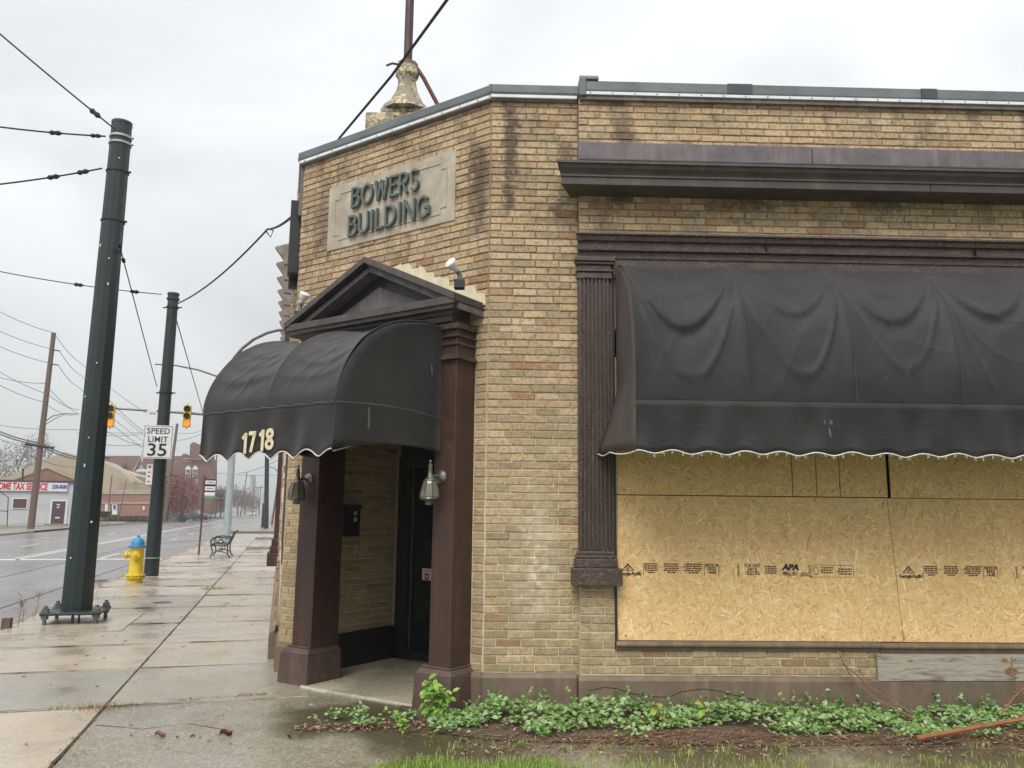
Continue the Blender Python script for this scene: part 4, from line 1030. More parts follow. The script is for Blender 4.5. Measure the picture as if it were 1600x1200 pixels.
# left end panel: flares out against the wall
pan = []
for j in range(25):
    q = j/24
    w_, v_ = interp(prof1+[(.93, 2.07)], q)
    row = []
    for i in range(9):
        f = i/8
        vb = lerp(3.74, 2.10, q); ub = 1.115-(.0 if vb > 2.6 else (2.6-vb)/.5*.165)
        fr = F0 = None
        P0 = FS(ub, vb, .125); P1 = FS(1.13, v_, w_)
        P = P0.lerp(P1, f); P = P+uS*(.02*math.sin(math.pi*f)*math.sin(q*9+f*4)*(q)) - uS*.03*math.sin(math.pi*f)*q*q
        row.append(P)
    pan.append(row)
ep = MB(); ep.sheet(pan); o = ep.build('end_panel', 'canvasb', aw, smooth=True, fix=False); solid(o)
t2 = MB(); t2.tube([p+wS*.004-Z*.004-Z*.022*abs(math.sin(i*math.pi/4)) for i, p in enumerate(pan[-1])], .0055, 5); t2.build('hem_binding', 'trim', aw)
fr = MB()
for u in RB: fr.tube([FS(u+.03, v_-.01, w_-.03) for w_, v_ in prof1], .012, 6)
fr.tube([FS(RB[0], 2.455, .90), FS(RB[-1], 2.455, .90)], .012, 6); fr.tube([FS(RB[0], 2.455, .90), FS(RB[0], 2.455, .1)], .012, 6)
fr.build('awning_frame', 'steelw', aw)
# entrance awning
prof2 = [(.262, 3.195), (.45, 3.195), (.62, 3.172), (.80, 3.135), (.99, 3.065), (1.19, 2.940), (1.33, 2.79), (1.42, 2.645), (1.475, 2.50), (1.49, 2.395)]
ea = thing('entrance_awning', 'domed black canvas awning with cream house number 1718 over the corner entrance', 'awning', FC(1.13, 2.03, .8))
RE = [.30, 1.07, 1.89]
body, val, hem, rows = awning(FC, RE, prof2, 2.395, 2.045, .268, .062, [(.36, .06, .008), (.50, .10, .010), (.62, .10, .012), (.80, .05, .014)], 48, 150, amp=.055, wr=.012)
o = body.build('canopy', 'canvas', ea, smooth=True, fix=False); solid(o)
vo = val.build('valance', 'canvas', ea, smooth=True, fix=False); solid(vo)
tr = MB(); tr.tube([p+wC*.006 for p in hem], .0055, 5); tr.build('hem_binding', 'trim', ea)
for (u, sg) in ((.30, -1), (1.89, 1)):
    pan = []
    pp = prof2+[(1.495, 2.05)]
    for j in range(25):
        q = j/24; w_, v_ = interp(pp, q)
        vb = lerp(3.17, 2.10, q)
        row = []
        for i in range(11):
            f = i/10; P = FC(u, vb, .262).lerp(FC(u, v_, w_), f)
            P = P-uC*sg*.025*math.sin(math.pi*f)*math.sin(math.pi*q) + (Z*.05*math.sin(math.pi*f)*(q > .97))
            row.append(P)
        pan.append(row)
    ep = MB(); ep.sheet(pan); o = ep.build('end_panel', 'canvas', ea, smooth=True, fix=False); solid(o)
fr = MB()
for u in (RE[0]+.03, RE[1], RE[2]-.03): fr.tube([FC(u, v_-.01, w_-.03) for w_, v_ in prof2], .012, 6)
fr.tube([FC(RE[0], 2.39, 1.46), FC(RE[-1], 2.39, 1.46)], .012, 6)
for u in (RE[0]+.07, RE[-1]-.07): fr.tube([FC(u, 2.39, 1.46), FC(u, 2.39, .27)], .012, 6)
fr.tube([FC(RE[0], 2.03, 1.49), FC(RE[0]-.02, 2.03, 1.49), FC(RE[0]+.02, 2.10, 1.20)], .006, 5)
fr.build('awning_frame', 'steelw', ea)
for k in (0, 48, 96):
    st = MB(); st.tube([rows[j][k]+wC*.004 for j in range(0, len(rows), 4)], .004, 4); st.build('rib_seam', 'seam2', ea)
hs = MB(); hs.tube([FC(u, 2.392+.004*math.sin(u*30), 1.502) for u in [RE[0]+(RE[-1]-RE[0])*i/30 for i in range(31)]], .005, 4); hs.tube([FC(RE[0]-.016-.02*math.sin(math.pi*i/12), 2.392-.01*i/12+.03*math.sin(math.pi*i/12), 1.49-(1.49-.27)*i/12) for i in range(13)], .004, 4); hs.build('seam_piping', 'seam', ea)
def digit(ch, u, vc, h):
    m = MB(); t = h*.19; W_ = h*.52; X0 = lambda x: u-x
    def bar(x0, y0, x1, y1, th=t):
        a = Vector((x0, y0)); b = Vector((x1, y1)); d = (b-a).normalized(); n = Vector((-d.y, d.x))*th/2
        ps = [a-n, b-n, b+n, a+n]; m.extr([FC(X0(p.x), vc-h/2+p.y, 1.516) for p in ps], [FC(X0(p.x), vc-h/2+p.y, 1.519) for p in ps])
    def arc(cx, cy, rx, ry, n=14):
        for i in range(n):
            t0 = 2*math.pi*i/n; t1 = 2*math.pi*(i+1)/n
            o_ = [(cx+math.cos(q)*(rx+e), cy+math.sin(q)*(ry+e)) for q, e in ((t0, -t/2), (t1, -t/2), (t1, t/2), (t0, t/2))]
            m.extr([FC(X0(p[0]), vc-h/2+p[1], 1.516) for p in o_], [FC(X0(p[0]), vc-h/2+p[1], 1.519) for p in o_])
    if ch == '1': bar(W_*.62, 0, W_*.66, h); bar(W_*.62, h*.93, W_*.18, h*.72, t*.9)
    elif ch == '7': bar(0, h-t/2, W_, h-t/2); bar(W_-t*.45, h-t*.4, W_*.38, 0)
    else: arc(W_/2, h*.745, W_*.36, h*.17); arc(W_/2, h*.27, W_*.42, h*.19)
    return m.build('house_number', 'goldnum', ea)
for ch, u, v in (('1', 1.325, 2.120), ('7', 1.232, 2.130), ('1', 1.116, 2.136), ('8', 1.022, 2.142)): digit(ch, u, v, .166)
# bent conduit over the left of the awning
cn = MB(); cp_ = [at(x, y, t_) for x, y, t_ in ((449, 515, 9.0), (434, 516, 9.05), (418, 520, 9.1), (397, 530, 9.2), (379, 544, 9.25), (366, 559, 9.3), (357, 577, 9.35), (354, 600, 9.4))]
cn.tube(cp_, .017, 8); cn.build('bent_steel_tube', 'steelw', label='bent grey steel tube curving from the pediment over the left of the entrance awning', cat='tube', smooth=True)

# ------------------------------------------------------------------ lanterns, bulbs, mailbox
def lantern(cu, lab):
    P = FC(cu, 1.86, .26); t = thing('wall_lantern', lab, 'wall lamp', P, 'wall lanterns on the entrance columns')
    m = MB(); m.lathe(FC(cu, 1.89, .257), wC, [(.062, 0), (.060, .012), (.048, .018), (.03, .03), (.0, .034)], 18); m.build('back_plate', 'pewter', t, smooth=True)
    m = MB(); m.tube([FC(cu, 1.885, .28), FC(cu+.01, 1.90, .33), FC(cu+.015, 1.88, .37), FC(cu+.015, 1.855, .385)], .014, 8); m.build('arm', 'pewter', t, smooth=True)
    c = FC(cu+.015, 0, .385)
    m = MB(); m.lathe(c, Z, [(.0, 2.03), (.008, 2.025), (.012, 2.015), (.006, 2.0), (.017, 1.99), (.019, 1.94), (.024, 1.89), (.03, 1.88), (.045, 1.868), (.052, 1.858), (.05, 1.853)], 14); m.build('stem', 'pewter', t, smooth=True)
    m = MB(); m.lathe(c, Z, [(.048, 1.855), (.058, 1.83), (.074, 1.77), (.080, 1.725), (.074, 1.70)], 8, .39); g_ = m.build('glass_shade', 'lampglass', t)
    m = MB()
    for k in range(8):
        a = .39+2*math.pi*k/8; ax = Z.cross(Vector((1, 0, 0))).normalized(); bx = Z.cross(ax)
        m.tube([c+Z*h_+(ax*math.cos(a)+bx*math.sin(a))*r_ for r_, h_ in ((.050, 1.856), (.060, 1.83), (.076, 1.77), (.082, 1.725), (.076, 1.698))], .0035, 4)
    m.lathe(c, Z, [(.077, 1.712), (.080, 1.704), (.070, 1.695), (.045, 1.685), (.03, 1.68), (.03, 1.672), (.040, 1.667), (.034, 1.655), (.012, 1.65), (.0, 1.648)], 16)
    m.build('cage', 'pewter', t, smooth=True)
    return t
lr = lantern(.285, 'pewter wall lantern with smoked glass on the right entrance column')
ll = lantern(1.93, 'pewter wall lantern with smoked glass on the left entrance column below the number 1718')
def flood(P, dirn, lab):
    t = thing('flood_bulb', lab, 'light bulb', P, 'white flood bulbs on the pediment')
    m = MB(); m.box(WD, P.x-.045, P.x+.045, P.y-.04, P.y+.04, P.z-.05, P.z+.03); m.build('junction_box', 'black', t, bevel=.006)
    d = Vector(dirn).normalized(); s_ = P+Z*.03
    m = MB(); m.lathe(s_, Z, [(.022, 0), (.022, .035), (.018, .05)], 12); m.tube([s_+Z*.045, s_+Z*.055+d*.04], .020, 10); m.build('lamp_holder', 'steelw', t, smooth=True)
    b = s_+Z*.055+d*.035
    m = MB(); m.lathe(b, d, [(.019, 0), (.022, .015), (.040, .05), (.053, .085), (.055, .10), (.045, .112), (.02, .118), (0, .12)], 18); m.build('bulb', 'bulb', t, smooth=True)
flood(FC(.065, 3.54, .34), -uS*.6+Z*.55+wS*.55, 'white flood bulb standing on the right slope of the pediment')
flood(FC(2.14, 3.55, .30), uS*.35+Z*.75+wS*.3, 'white flood bulb at the left end of the pediment, upper one')
P = FC(2.16, 3.48, .22)
m = MB(); m.lathe(P, -wC*.2-uC*.2+Z*.3+uC*.9, [(.019, 0), (.022, .015), (.040, .05), (.053, .085), (.055, .10), (0, .12)], 16)
m.build('flood_bulb', 'bulb', label='small white flood bulb tucked behind the left end of the pediment, lower one', cat='light bulb', group='white flood bulbs on the pediment', smooth=True)
mbx = thing('mailbox', 'flat black mailbox with two round stickers on the brick wall inside the entrance', 'mailbox', FR(.43, 1.34, 0))
m = MB(); m.box(FR, .315, .56, 1.335, 1.62, .012, .095); m.build('box', 'black', mbx, bevel=.006)
m = MB(); m.prof(lambda u, v, w: FR(u, v, w), [(.012, 1.622), (.105, 1.622), (.10, 1.645), (.03, 1.665), (.012, 1.665)], .305, .57); m.build('lid', 'black', mbx)
for (z, s_) in ((1.572, 'A'), (1.508, '2')):
    m = MB(); m.lathe(FR(.487, z, .0955), -uC, [(.024, 0), (.024, .001), (0, .001)], 18); d_ = m.build('round_sticker', 'signw', mbx)
    text(s_, -wC, Z, FR(.487, z, .0972), .032, 'signk', 'sticker_print', mbx, .0003, .001)
# roof-top pedestal with pole
fp = thing('roof_mast', 'dark mast on a peeling cream pedestal on the roof behind the parapet', 'mast', (-1.24, 8.5, 5.1))
m = MB(); m.box(WD, -1.66, -1.00, 8.3, 8.9, 5.1, 5.98); m.box(WD, -1.50, -.93, 8.32, 8.86, 5.98, 6.05); m.build('pedestal_block', 'peelcream', fp, bevel=.02)
m = MB(); m.lathe((-1.24, 8.52, 0), Z, [(.30, 6.05), (.28, 6.10), (.19, 6.20), (.125, 6.33), (.10, 6.46), (.11, 6.50), (.135, 6.53), (.135, 6.60), (.11, 6.64), (.12, 6.68), (.08, 6.70)], 10, .3); m.build('flared_collar', 'peelcream', fp, smooth=True)
m = MB(); m.tube([(-1.24, 8.52, 6.6), (-1.24, 8.52, 9.6)], .05, 12); m.build('pole', 'brown', fp, smooth=True)
m = MB(); m.tube([(-1.22, 8.5, 6.62), (-1.14, 8.5, 6.64), (-1.05, 8.5, 6.5), (-.84, 8.5, 6.1), (-.7, 8.5, 5.9)], .024, 8); m.tube([(-1.24, 8.45, 6.62), (-1.4, 8.4, 6.62), (-1.46, 8.38, 6.58)], .013, 6); m.build('brace', M['rust'], fp, smooth=True)


# ------------------------------------------------------------------ poles, signs, hydrant, bench
def band(c, r, z, h=.05, n=20): 
    m = MB(); m.lathe(c, Z, [(r, z), (r+.012, z), (r+.012, z+h), (r, z+h)], n); return m
p1 = Vector((-6.14, 11.72, 0))
t = thing('street_pole', 'thick dark green steel pole with a bolted base plate nearest the camera', 'pole', p1)
m = MB(); m.lathe(p1, Z, [(.205, .16), (.15, 7.50), (.155, 7.505), (.155, 7.55), (.0, 7.57)], 12, .2); m.build('shaft', 'polegreen', t)
m = MB()
def FP(a, b, c): return p1+nT*a+uT*c+Z*b
m.box(FP, -.38, .38, .135, .172, -.38, .38); m.build('base_plate', 'polegreen', t, bevel=.01)
for sx_ in (-1, 1):
    for sy_ in (-1, 1):
        c = FP(sx_*.32, 0, sy_*.32); m = MB(); m.lathe(c, Z, [(.026, 0), (.026, .265), (.0, .266)], 10); m.lathe(c, Z, [(.062, .174), (.062, .182), (.046, .183), (.046, .225), (.042, .23)], 6); m.lathe(c, Z, [(.046, .085), (.046, .125), (.06, .126), (.06, .134)], 6)
        m.build('anchor_bolt', 'steelw', t)
m = MB(); m.tube([FP(-.02, 0, -.1), FP(-.02, .14, -.1)], .02, 6); m.tube([FP(.05, 0, -.05), FP(.05, .14, -.05)], .015, 6); m.build('ground_conduit', 'steelw', t)
for z, r_, mt_ in ((7.28, .152, 'galv'), (7.17, .153, 'galv'), (6.72, .156, 'polegreen'), (5.92, .162, 'polegreen')):
    m = band(p1, r_, z, .035 if mt_ == 'galv' else .02); m.tube([p1+rt*(r_+.0)+Z*(z+.01), p1+rt*(r_+.05)+Z*(z+.01)], .018, 6); m.build('clamp', mt_, t, smooth=True)
m = MB()
for (dx, z, s_) in ((-.03, 5.5, .03), (.03, 4.9, .02), (.0, 3.7, .025), (-.06, 3.2, .02), (.05, 2.6, .018), (-.05, 2.2, .03), (.1, 1.4, .02), (-.02, .9, .02), (.02, 6.9, .015), (.06, 5.3, .015)):
    rr_ = .205-.055*(z-.16)/7.34; s_ *= random.uniform(.35, 1.0); dx += random.uniform(-.05, .05); c = p1+rt*dx*1.2-Vector((0, 1, 0))*(rr_*.985)+Z*z+nT*.02
    m.box(lambda a, b, c_: c+rt*a+Z*b+Vector((0, -1, 0))*c_, -.008, .008, -s_, s_, -.02, .009)
m.build('staple_scar', 'signw', t)
p2 = Vector((-8.60, 19.67, 0))
t = thing('street_pole', 'dark steel pole behind the hydrant carrying the speed limit sign', 'pole', p2)
m = MB(); m.lathe(p2, Z, [(.17, 0), (.125, 6.80), (.155, 6.81), (.155, 6.86), (.13, 6.87), (.13, 6.93), (.15, 6.94), (.14, 6.99), (0, 7.0)], 12); m.build('shaft', 'polegreen', t, smooth=True)
for z in (6.6, 4.42): m = band(p2, .142+.05*(6.8-z)/6.8, z, .035); m.tube([p2-rt*.17+Z*(z+.015), p2-rt*.24+Z*(z+.015)], .018, 6); m.tube([p2+rt*.17+Z*(z+.015), p2+rt*.24+Z*(z+.015)], .018, 6); m.build('clamp', 'polegreen', t, smooth=True)
m = band(p2, .187, .42, .02); m.build('wire_tie', 'galv', t)
# speed limit sign
sg = thing('speed_limit_sign', 'white rectangular speed limit 35 sign strapped to the second dark pole', 'sign', at(246, 714, 20.75))
xr = (nT*.98-uT*.04).normalized()
c = at(246.5, 690.5, 20.75)
def FG(a, b, d): return c+xr*a+Z*b+(xr.cross(Z)).normalized()*d
m = MB(); m.box(FG, -.335, .335, -.40, .40, 0, .006); pn = m.build('panel', 'signw', sg, bevel=.004)
m = MB()
for (a, b, cc, d) in ((-.315, .315, .372, .382), (-.315, .315, -.382, -.372), (-.315, -.305, -.372, .372), (.305, .315, -.372, .372)): m.box(FG, a, b, cc, d, .006, .008)
m.build('border', 'signk', pn)
text('SPEED', xr, Z, FG(0, .255, .008), .20, 'signk', 'lettering', pn, .001, .0022, .92, space=1.05)
text('LIMIT', xr, Z, FG(0, .055, .008), .20, 'signk', 'lettering', pn, .001, .0022, .92, space=1.05)
text('35', xr, Z, FG(0, -.205, .008), .42, 'signk', 'lettering', pn, .001, .006, 1.12)
# small white/red sign on the pole
c = at(233, 741, 20.9)
sg2 = thing('parking_sign', 'narrow white sign with red marks on the left side of the second dark pole', 'sign', c)
m = MB(); m.box(FG, -.065, .075, -.245, .245, 0, .006); m.build('panel', 'signw', sg2)
m = MB()
for (y, h_) in ((.17, .05), (.05, .03), (-.05, .04), (-.17, .03)): m.box(FG, -.03, .03, y-h_/2, y+h_/2, .006, .008)
m.build('red_print', 'red', sg2)
# hydrant
hy = Vector(ST(-2.97, 19.3, 0))
t = thing('fire_hydrant', 'yellow fire hydrant with a blue bonnet on the sidewalk by the second pole', 'fire hydrant', hy)
m = MB(); m.lathe(hy, Z, [(.155, -.02), (.155, .10), (.15, .11), (.205, .112), (.205, .135), (.15, .137), (.15, .155), (.205, .157), (.205, .185), (.155, .19), (.145, .22), (.135, .72), (.14, .74), (.165, .745), (.165, .762)], 20); m.build('barrel', 'yellow', t, smooth=True)
m = MB(); m.lathe(hy, Z, [(.185, .7622), (.19, .78), (.185, .80), (.14, .805), (.135, .86), (.12, .91), (.09, .95), (.045, .97), (.032, .975), (.032, 1.015), (0, 1.02)], 20); m.build('bonnet', 'blue', t, smooth=True)
for k in range(8):
    a = 2*math.pi*k/8; c = hy+Vector((math.cos(a)*.185, math.sin(a)*.185, .10)); m = MB(); m.lathe(c, Z, [(.016, 0), (.016, .10)], 6); m.build('flange_bolt', 'yellow', t)
for d, ln, r_ in ((-nT, .13, .062), ((-uT+nT*.02).normalized(), .10, .065), ):
    s_ = hy+d*.12+Z*.60; m = MB(); m.lathe(s_, d, [(r_, 0), (r_, ln*.5), (r_+.02, ln*.52), (r_+.02, ln*.85), (r_*.6, ln*.95), (.02, ln), (.02, ln+.05), (0, ln+.05)], 14); m.build('outlet_cap', 'yellow', t, smooth=True)
# bench
bn = Vector(ST(-1.88, 28.6, 0)); 
t = thing('bench', 'black iron park bench with curled arms on the sidewalk facing the road', 'bench', bn)
def FB(a, b, c): return bn+nT*a+uT*c+Z*b        # a: back +, front -; c: along the street
for cc in (0, 1.45):
    m = MB()
    m.tube([FB(-.32, 0, cc), FB(-.27, .08, cc), FB(-.24, .22, cc), FB(-.30, .40, cc), FB(-.30, .43, cc)], .022, 6)
    m.tube([FB(.33, 0, cc), FB(.25, .10, cc), FB(.22, .25, cc), FB(.22, .42, cc), FB(.30, .62, cc), FB(.40, .84, cc), (FB(.46, .87, cc))], .022, 6)
    m.tube([FB(-.31, .42, cc), FB(-.1, .40, cc), FB(.1, .40, cc), FB(.23, .42, cc)], .022, 6)
    m.tube([FB(-.25, .16, cc), FB(-.1, .22, cc), FB(.05, .22, cc), FB(.22, .15, cc)], .016, 6)
    m.tube([FB(-.30, .43, cc), FB(-.33, .56, cc), FB(-.26, .66, cc), FB(-.05, .68, cc), FB(.15, .66, cc), FB(.31, .64, cc)], .020, 6)
    for (x, y, r_) in ((-.20, .54, .085), (.0, .54, .08), (-.0, .28, .05)):
        m.tube([FB(x+math.cos(q*.5)*r_, y+math.sin(q*.5)*r_, cc) for q in range(14)], .012, 5)
    m.build('iron_frame', 'iron', t, smooth=True)
for k in range(6):
    m = MB(); a = -.28+k*.088; m.box(FB, a, a+.065, .435, .457, -.04, 1.49); m.build('seat_slat', 'slat', t)
for k in range(5):
    m = MB(); z = .52+k*.075; a = .245+(z-.42)*.42; m.extr([FB(a-.03, z, -.04), FB(a-.005, z, -.04), FB(a+.02, z+.058, -.04), FB(a-.005, z+.058, -.04)], [FB(a-.03, z, 1.49), FB(a-.005, z, 1.49), FB(a+.02, z+.058, 1.49), FB(a-.005, z+.058, 1.49)]); m.build('back_slat', 'slat', t)
# bus stop
bs = Vector(ST(-2.72, 30.6, 0))
t = thing('bus_stop_sign', 'stack of small white and green plates on a rusty red post beyond the hydrant', 'sign', bs)
m = MB(); m.tube([bs, bs+Z*2.75+nT*.05], .032, 6); m.build('post', 'rust', t)
c = bs+nT*.24+Z*2.35
def FQ(a, b, d): return c+nT*a+Z*b-uT*d
for (y0, y1, mt_) in ((.26, .30, 'signk'), (.13, .25, 'signw'), (.05, .11, 'signk'), (-.10, .04, 'signw'), (-.15, -.105, 'signk'), (-.28, -.16, 'signw'), (-.36, -.285, 'green')):
    m = MB(); m.box(FQ, -.18, .16, y0, y1, .03, .036); m.build('plate', mt_, t)
text('RTA', nT, Z, FQ(-.01, -.03, .038), .12, 'signk', 'plate_print', t, .001, .002) if False else None
m = MB()
for y in (.19, -.03): 
    for x in (-.10, -.04, .02, .08): m.box(FQ, x-.02, x+.02, y-.018, y+.018, .036, .038)
m.build('plate_print', 'signk', t)
# traffic signal pole with mast arm
sp0 = Vector(ST(-2.45, 41, 0))
t = thing('signal_pole', 'pale galvanised signal pole standing behind the bench with mast arm over the road', 'traffic signal pole', sp0)
m = MB(); m.lathe(sp0, Z, [(.20, 0), (.19, .2), (.14, 7.9)], 12); m.build('shaft', 'galv', t, smooth=True)
m = MB(); m.tube([sp0+Z*6.05, at(300, 646, 41), at(175, 638, 41)], .075, 8, .045); m.build('mast_arm', 'steelw', t, smooth=True)
m = MB(); m.tube([sp0+Z*7.85, at(345, 590, 41), at(310, 578, 41), at(275, 571, 41), at(242, 569, 41)], .05, 8, .035); m.build('luminaire_arm', 'steelw', t, smooth=True)
m = band(sp0, .15, 2.0, .06); m.build('strap', 'steelw', t)
for (x, lab) in ((171, 'yellow traffic signal with amber light at the left end of the mast arm'), (291, 'yellow traffic signal with amber light nearer the black awning')):
    P = at(x, 668, 40.8)
    s_ = thing('traffic_signal', lab, 'traffic light', P, 'traffic signals on the mast arm')
    def FL(a, b, d): return P+nT*a+Z*b+(-uT)*d
    m = MB(); m.box(FL, -.17, .17, .02, 1.06, -.15, .04); m.tube([FL(0, 1.06, -.05), FL(0, 1.2, -.05)], .03, 6); m.tube([FL(0, .02, -.05), FL(0, -.08, -.05)], .03, 6); m.build('housing', 'sigyel', s_, bevel=.02)
    for k, mt_ in enumerate(('amber', 'lens', 'lens')):
        z = .20+k*.34; m = MB(); m.lathe(FL(0, z, .041), -uT, [(.145, 0), (.13, .012), (.08, .03), (0, .036)], 16); m.build('lens', mt_, s_, smooth=True)
        m = MB(); n = 10; rg = [[FL(math.cos(R(-20+220*q/n))*.16, z+math.sin(R(-20+220*q/n))*.16, .04+d) for q in range(n+1)] for d in (0, .2)]
        m.sheet(rg); v_ = m.build('visor', 'sigyel', s_, fix=False); solid(v_, .012)
c = at(238, 640.5, 40.9)
t = thing('mast_arm_sign', 'white sign behind the second dark pole, hung on the mast arm', 'sign', c)
m = MB(); m.box(lambda a, b, d: c+nT*a+Z*b-uT*d, -.20, .20, -.36, .36, .08, .09); m.build('panel', 'signw', t)
def FM(a, b, d): return c+nT*a+Z*b-uT*d
text('SIGNAL', nT, Z, FM(.04, -.18, .092), .13, 'signk', 'lettering', t, .001, .002, .7)
# wooden utility poles
def upole(x0, y0, x1, y1, tt, r0, r1, lab, arms=(), mat='pole', extra=None, grp='wooden utility poles along the far side'):
    a = at(x0, y0, tt); a.z = min(a.z, .3) if a.z < .3 else 0; b = at(x1, y1, tt)
    a = Vector((a.x, a.y, -.1))
    t = thing('utility_pole', lab, 'utility pole', a, grp)
    m = MB(); m.tube([a, a.lerp(b, .5), b], r0, 8, r1); m.build('shaft', mat, t, smooth=True)
    for (xa, ya, xb, yb, r_) in arms:
        m = MB(); m.tube([at(xa, ya, tt-.2), at(xb, yb, tt-.2)], r_, 5); m.build('crossarm', 'wire', t)
    if extra:
        for pts, r_ in extra:
            m = MB(); m.tube([at(x, y, tt-.2) for x, y in pts], r_, 6); m.build('lamp_arm', 'steelw', t, smooth=True)
    return t
upole(48, 826, 84, 520, 68.7, .26, .17, 'tall brown wooden utility pole in front of the tax service building', ((39, 694, 84, 700, .10), (82, 547, 94, 549, .03), (79, 569, 92, 571, .03)), extra=[([(69, 660), (82, 650), (100, 646), (121, 647)], .045), ([(70, 664), (86, 654), (100, 648)], .03)])
upole(150, 820, 158, 712, 85, .17, .13, 'dark slim pole with a short crossarm just right of the near green pole', ((153, 714, 171, 716, .08),), 'wire')
upole(257, 809, 277, 662, 110, .24, .17, 'wooden utility pole with a street lamp arm between the church and the red tree', ((264, 741, 276, 744, .08),), extra=[([(267, 727), (276, 722), (286, 721), (297, 722)], .05)])
upole(281, 808, 289, 752, 112, .10, .08, 'short dark pole standing in front of the red tree', (), 'wire')
upole(314, 803, 319, 740, 120, .10, .08, 'short dark pole left of the white slanted banner behind the bus stop plates', (), 'wire')
upole(330, 803, 340, 700, 135, .14, .11, 'thin dark pole just right of the bus stop plates', (), 'pole')
upole(351, 801, 353, 764, 150, .12, .1, 'thin far pole just left of the galvanised signal pole', (), 'wire')
upole(376, 799, 386, 738, 200, .14, .12, 'misty far pole left of the distant white car', (), 'pole')
upole(395, 797, 397, 748, 230, .14, .12, 'misty far pole right of the distant white car', (), 'pole')
upole(405, 797, 408, 758, 260, .14, .12, 'faintest far pole with a wide crossarm in the mist', ((399, 761, 412, 762, .1),), 'pole')
upole(168, 803, 175, 742, 100, .07, .06, 'thin brown pole against the pink brick hall, left one', (), 'pole')
upole(185, 806, 198, 748, 105, .06, .05, 'thin brown pole against the pink brick hall, right one', (), 'pole')
upole(38, 752, 36, 732, 100, .10, .10, 'short vent pipe on the roof edge behind the tax service sign', (), 'wire')
G2 = 'poles along the near side of the street'
upole(416, 824, 418, 650, 72, .21, .17, 'dark pole under the awning hem standing alone on the far corner of the sidewalk', (), 'polegreen', grp=G2)
upole(411, 817, 413, 786, 76, .17, .16, 'short dark bollard-like post just left of the lone dark pole', (), 'polegreen', grp=G2)
upole(425, 812, 438, 727, 90, .12, .1, 'slanting wooden pole near the blue and red shop sign', (), 'pole', extra=[([(436, 738), (428, 731), (419, 729)], .05)], grp=G2)
upole(433, 809, 436, 735, 96, .08, .07, 'thin dark pole touching the shop sign', (), 'wire', grp=G2)
# shop sign on the right
c = ST(-.75, 80, 0); c = Vector((at(440, 800, 80).x, at(440, 800, 80).y, 0))
t = thing('shop_sign', 'tall white shop sign with blue and red panels showing beside the street pilaster', 'sign', c)
def FH(a, b, d): return c+nT*a+Z*b-uT*d
m = MB(); m.box(FH, -.2, 1.2, 2.3, 6.1, 0, .25); m.build('panel', 'signw', t)
m = MB(); m.box(FH, .0, 1.1, 5.1, 5.8, .25, .27); m.build('blue_panel', 'blues', t)
text('O', nT, Z, FH(.25, 4.15, .27), 1.1, 'red', 'lettering', t, .01, .03)
m = MB(); m.box(FH, .3, .5, 0, 2.3, .05, .2); m.build('post', 'galv', t)

# ------------------------------------------------------------------ cables
def cable(pts, r, lab, mat='wire', sag=0, cat='cable', ins=(), grp=None):
    m = MB(); P = []
    for i in range(len(pts)-1):
        q = sagline(pts[i], pts[i+1], sag if not isinstance(sag, (list, tuple)) else sag[i]); P += q if i == 0 else q[1:]
    m.tube(P, r, 5)
    for f, rr in ins:
        k = int(f*(len(P)-1)); a, b = P[k], P[min(k+1, len(P)-1)]; d = (b-a).normalized()
        m.lathe(a-d*rr*2.2, d, [(r, 0), (rr, rr), (rr*.7, rr*2), (rr, rr*3.2), (r, rr*4.4)], 8)
    return m.build('cable', mat, label=lab, cat=cat, group=grp, smooth=True)
cable([at(-60, 190, 12.6), at(165, 213, 12.6)], .013, 'cable with two insulators reaching the top band of the near pole from the left', ins=((.70, .04), (.93, .035)), sag=.03)
cable([at(-60, 294, 12.6), at(160, 263, 12.6)], .013, 'cable sloping up to the second band of the near pole from the left', ins=((.68, .04), (.90, .04)), sag=.03)
cable([at(-50, 10, 12.6), at(181, 203, 12.6)], .013, 'steep cable coming down from the upper left corner to the top of the near pole', ins=((.86, .045),), sag=.02)
cable([at(187, 384, 12.7), at(245, 604, 19.6)], .009, 'thin guy wire running from the near pole down to the second pole', ins=((.05, .03), (.10, .03)))
cable([at(-60, 412, 20.6), at(253, 460, 20.6)], .012, 'thin cable crossing behind the near pole to the top of the second pole', ins=((.63, .05), (.86, .05), (.9, .05)), sag=.08)
hk = at(418, 358, 13.5)
cable([at(271, 477, 20.6), at(418, 358, 13.5), FT(.16, 4.86, .06)], .017, 'heavy black cable from the second pole up to the corner of the building', sag=(.18, .05))
m = MB(); m.tube([hk, hk+Vector((.10, 0, -.02)), hk+Vector((.06, 0, -.14)), hk+Vector((-.02, 0, -.04))], .012, 5); m.build('cable_loop', 'wire', label='small loop of cable hanging on the heavy cable left of the building corner', cat='cable')
cable([at(270, 480, 20.6), at(330, 690, 50)], .014, 'guy cable falling from the second pole top behind the black awning')
cable([at(500, 262, 9.6), at(530, 216, 9.0), at(612, 118, 7.4), at(720, -30, 5.5)], .014, 'heavy twisted cable climbing past the roof mast to the top of the picture', sag=.0)
GW = 'thin overhead wires on the left'
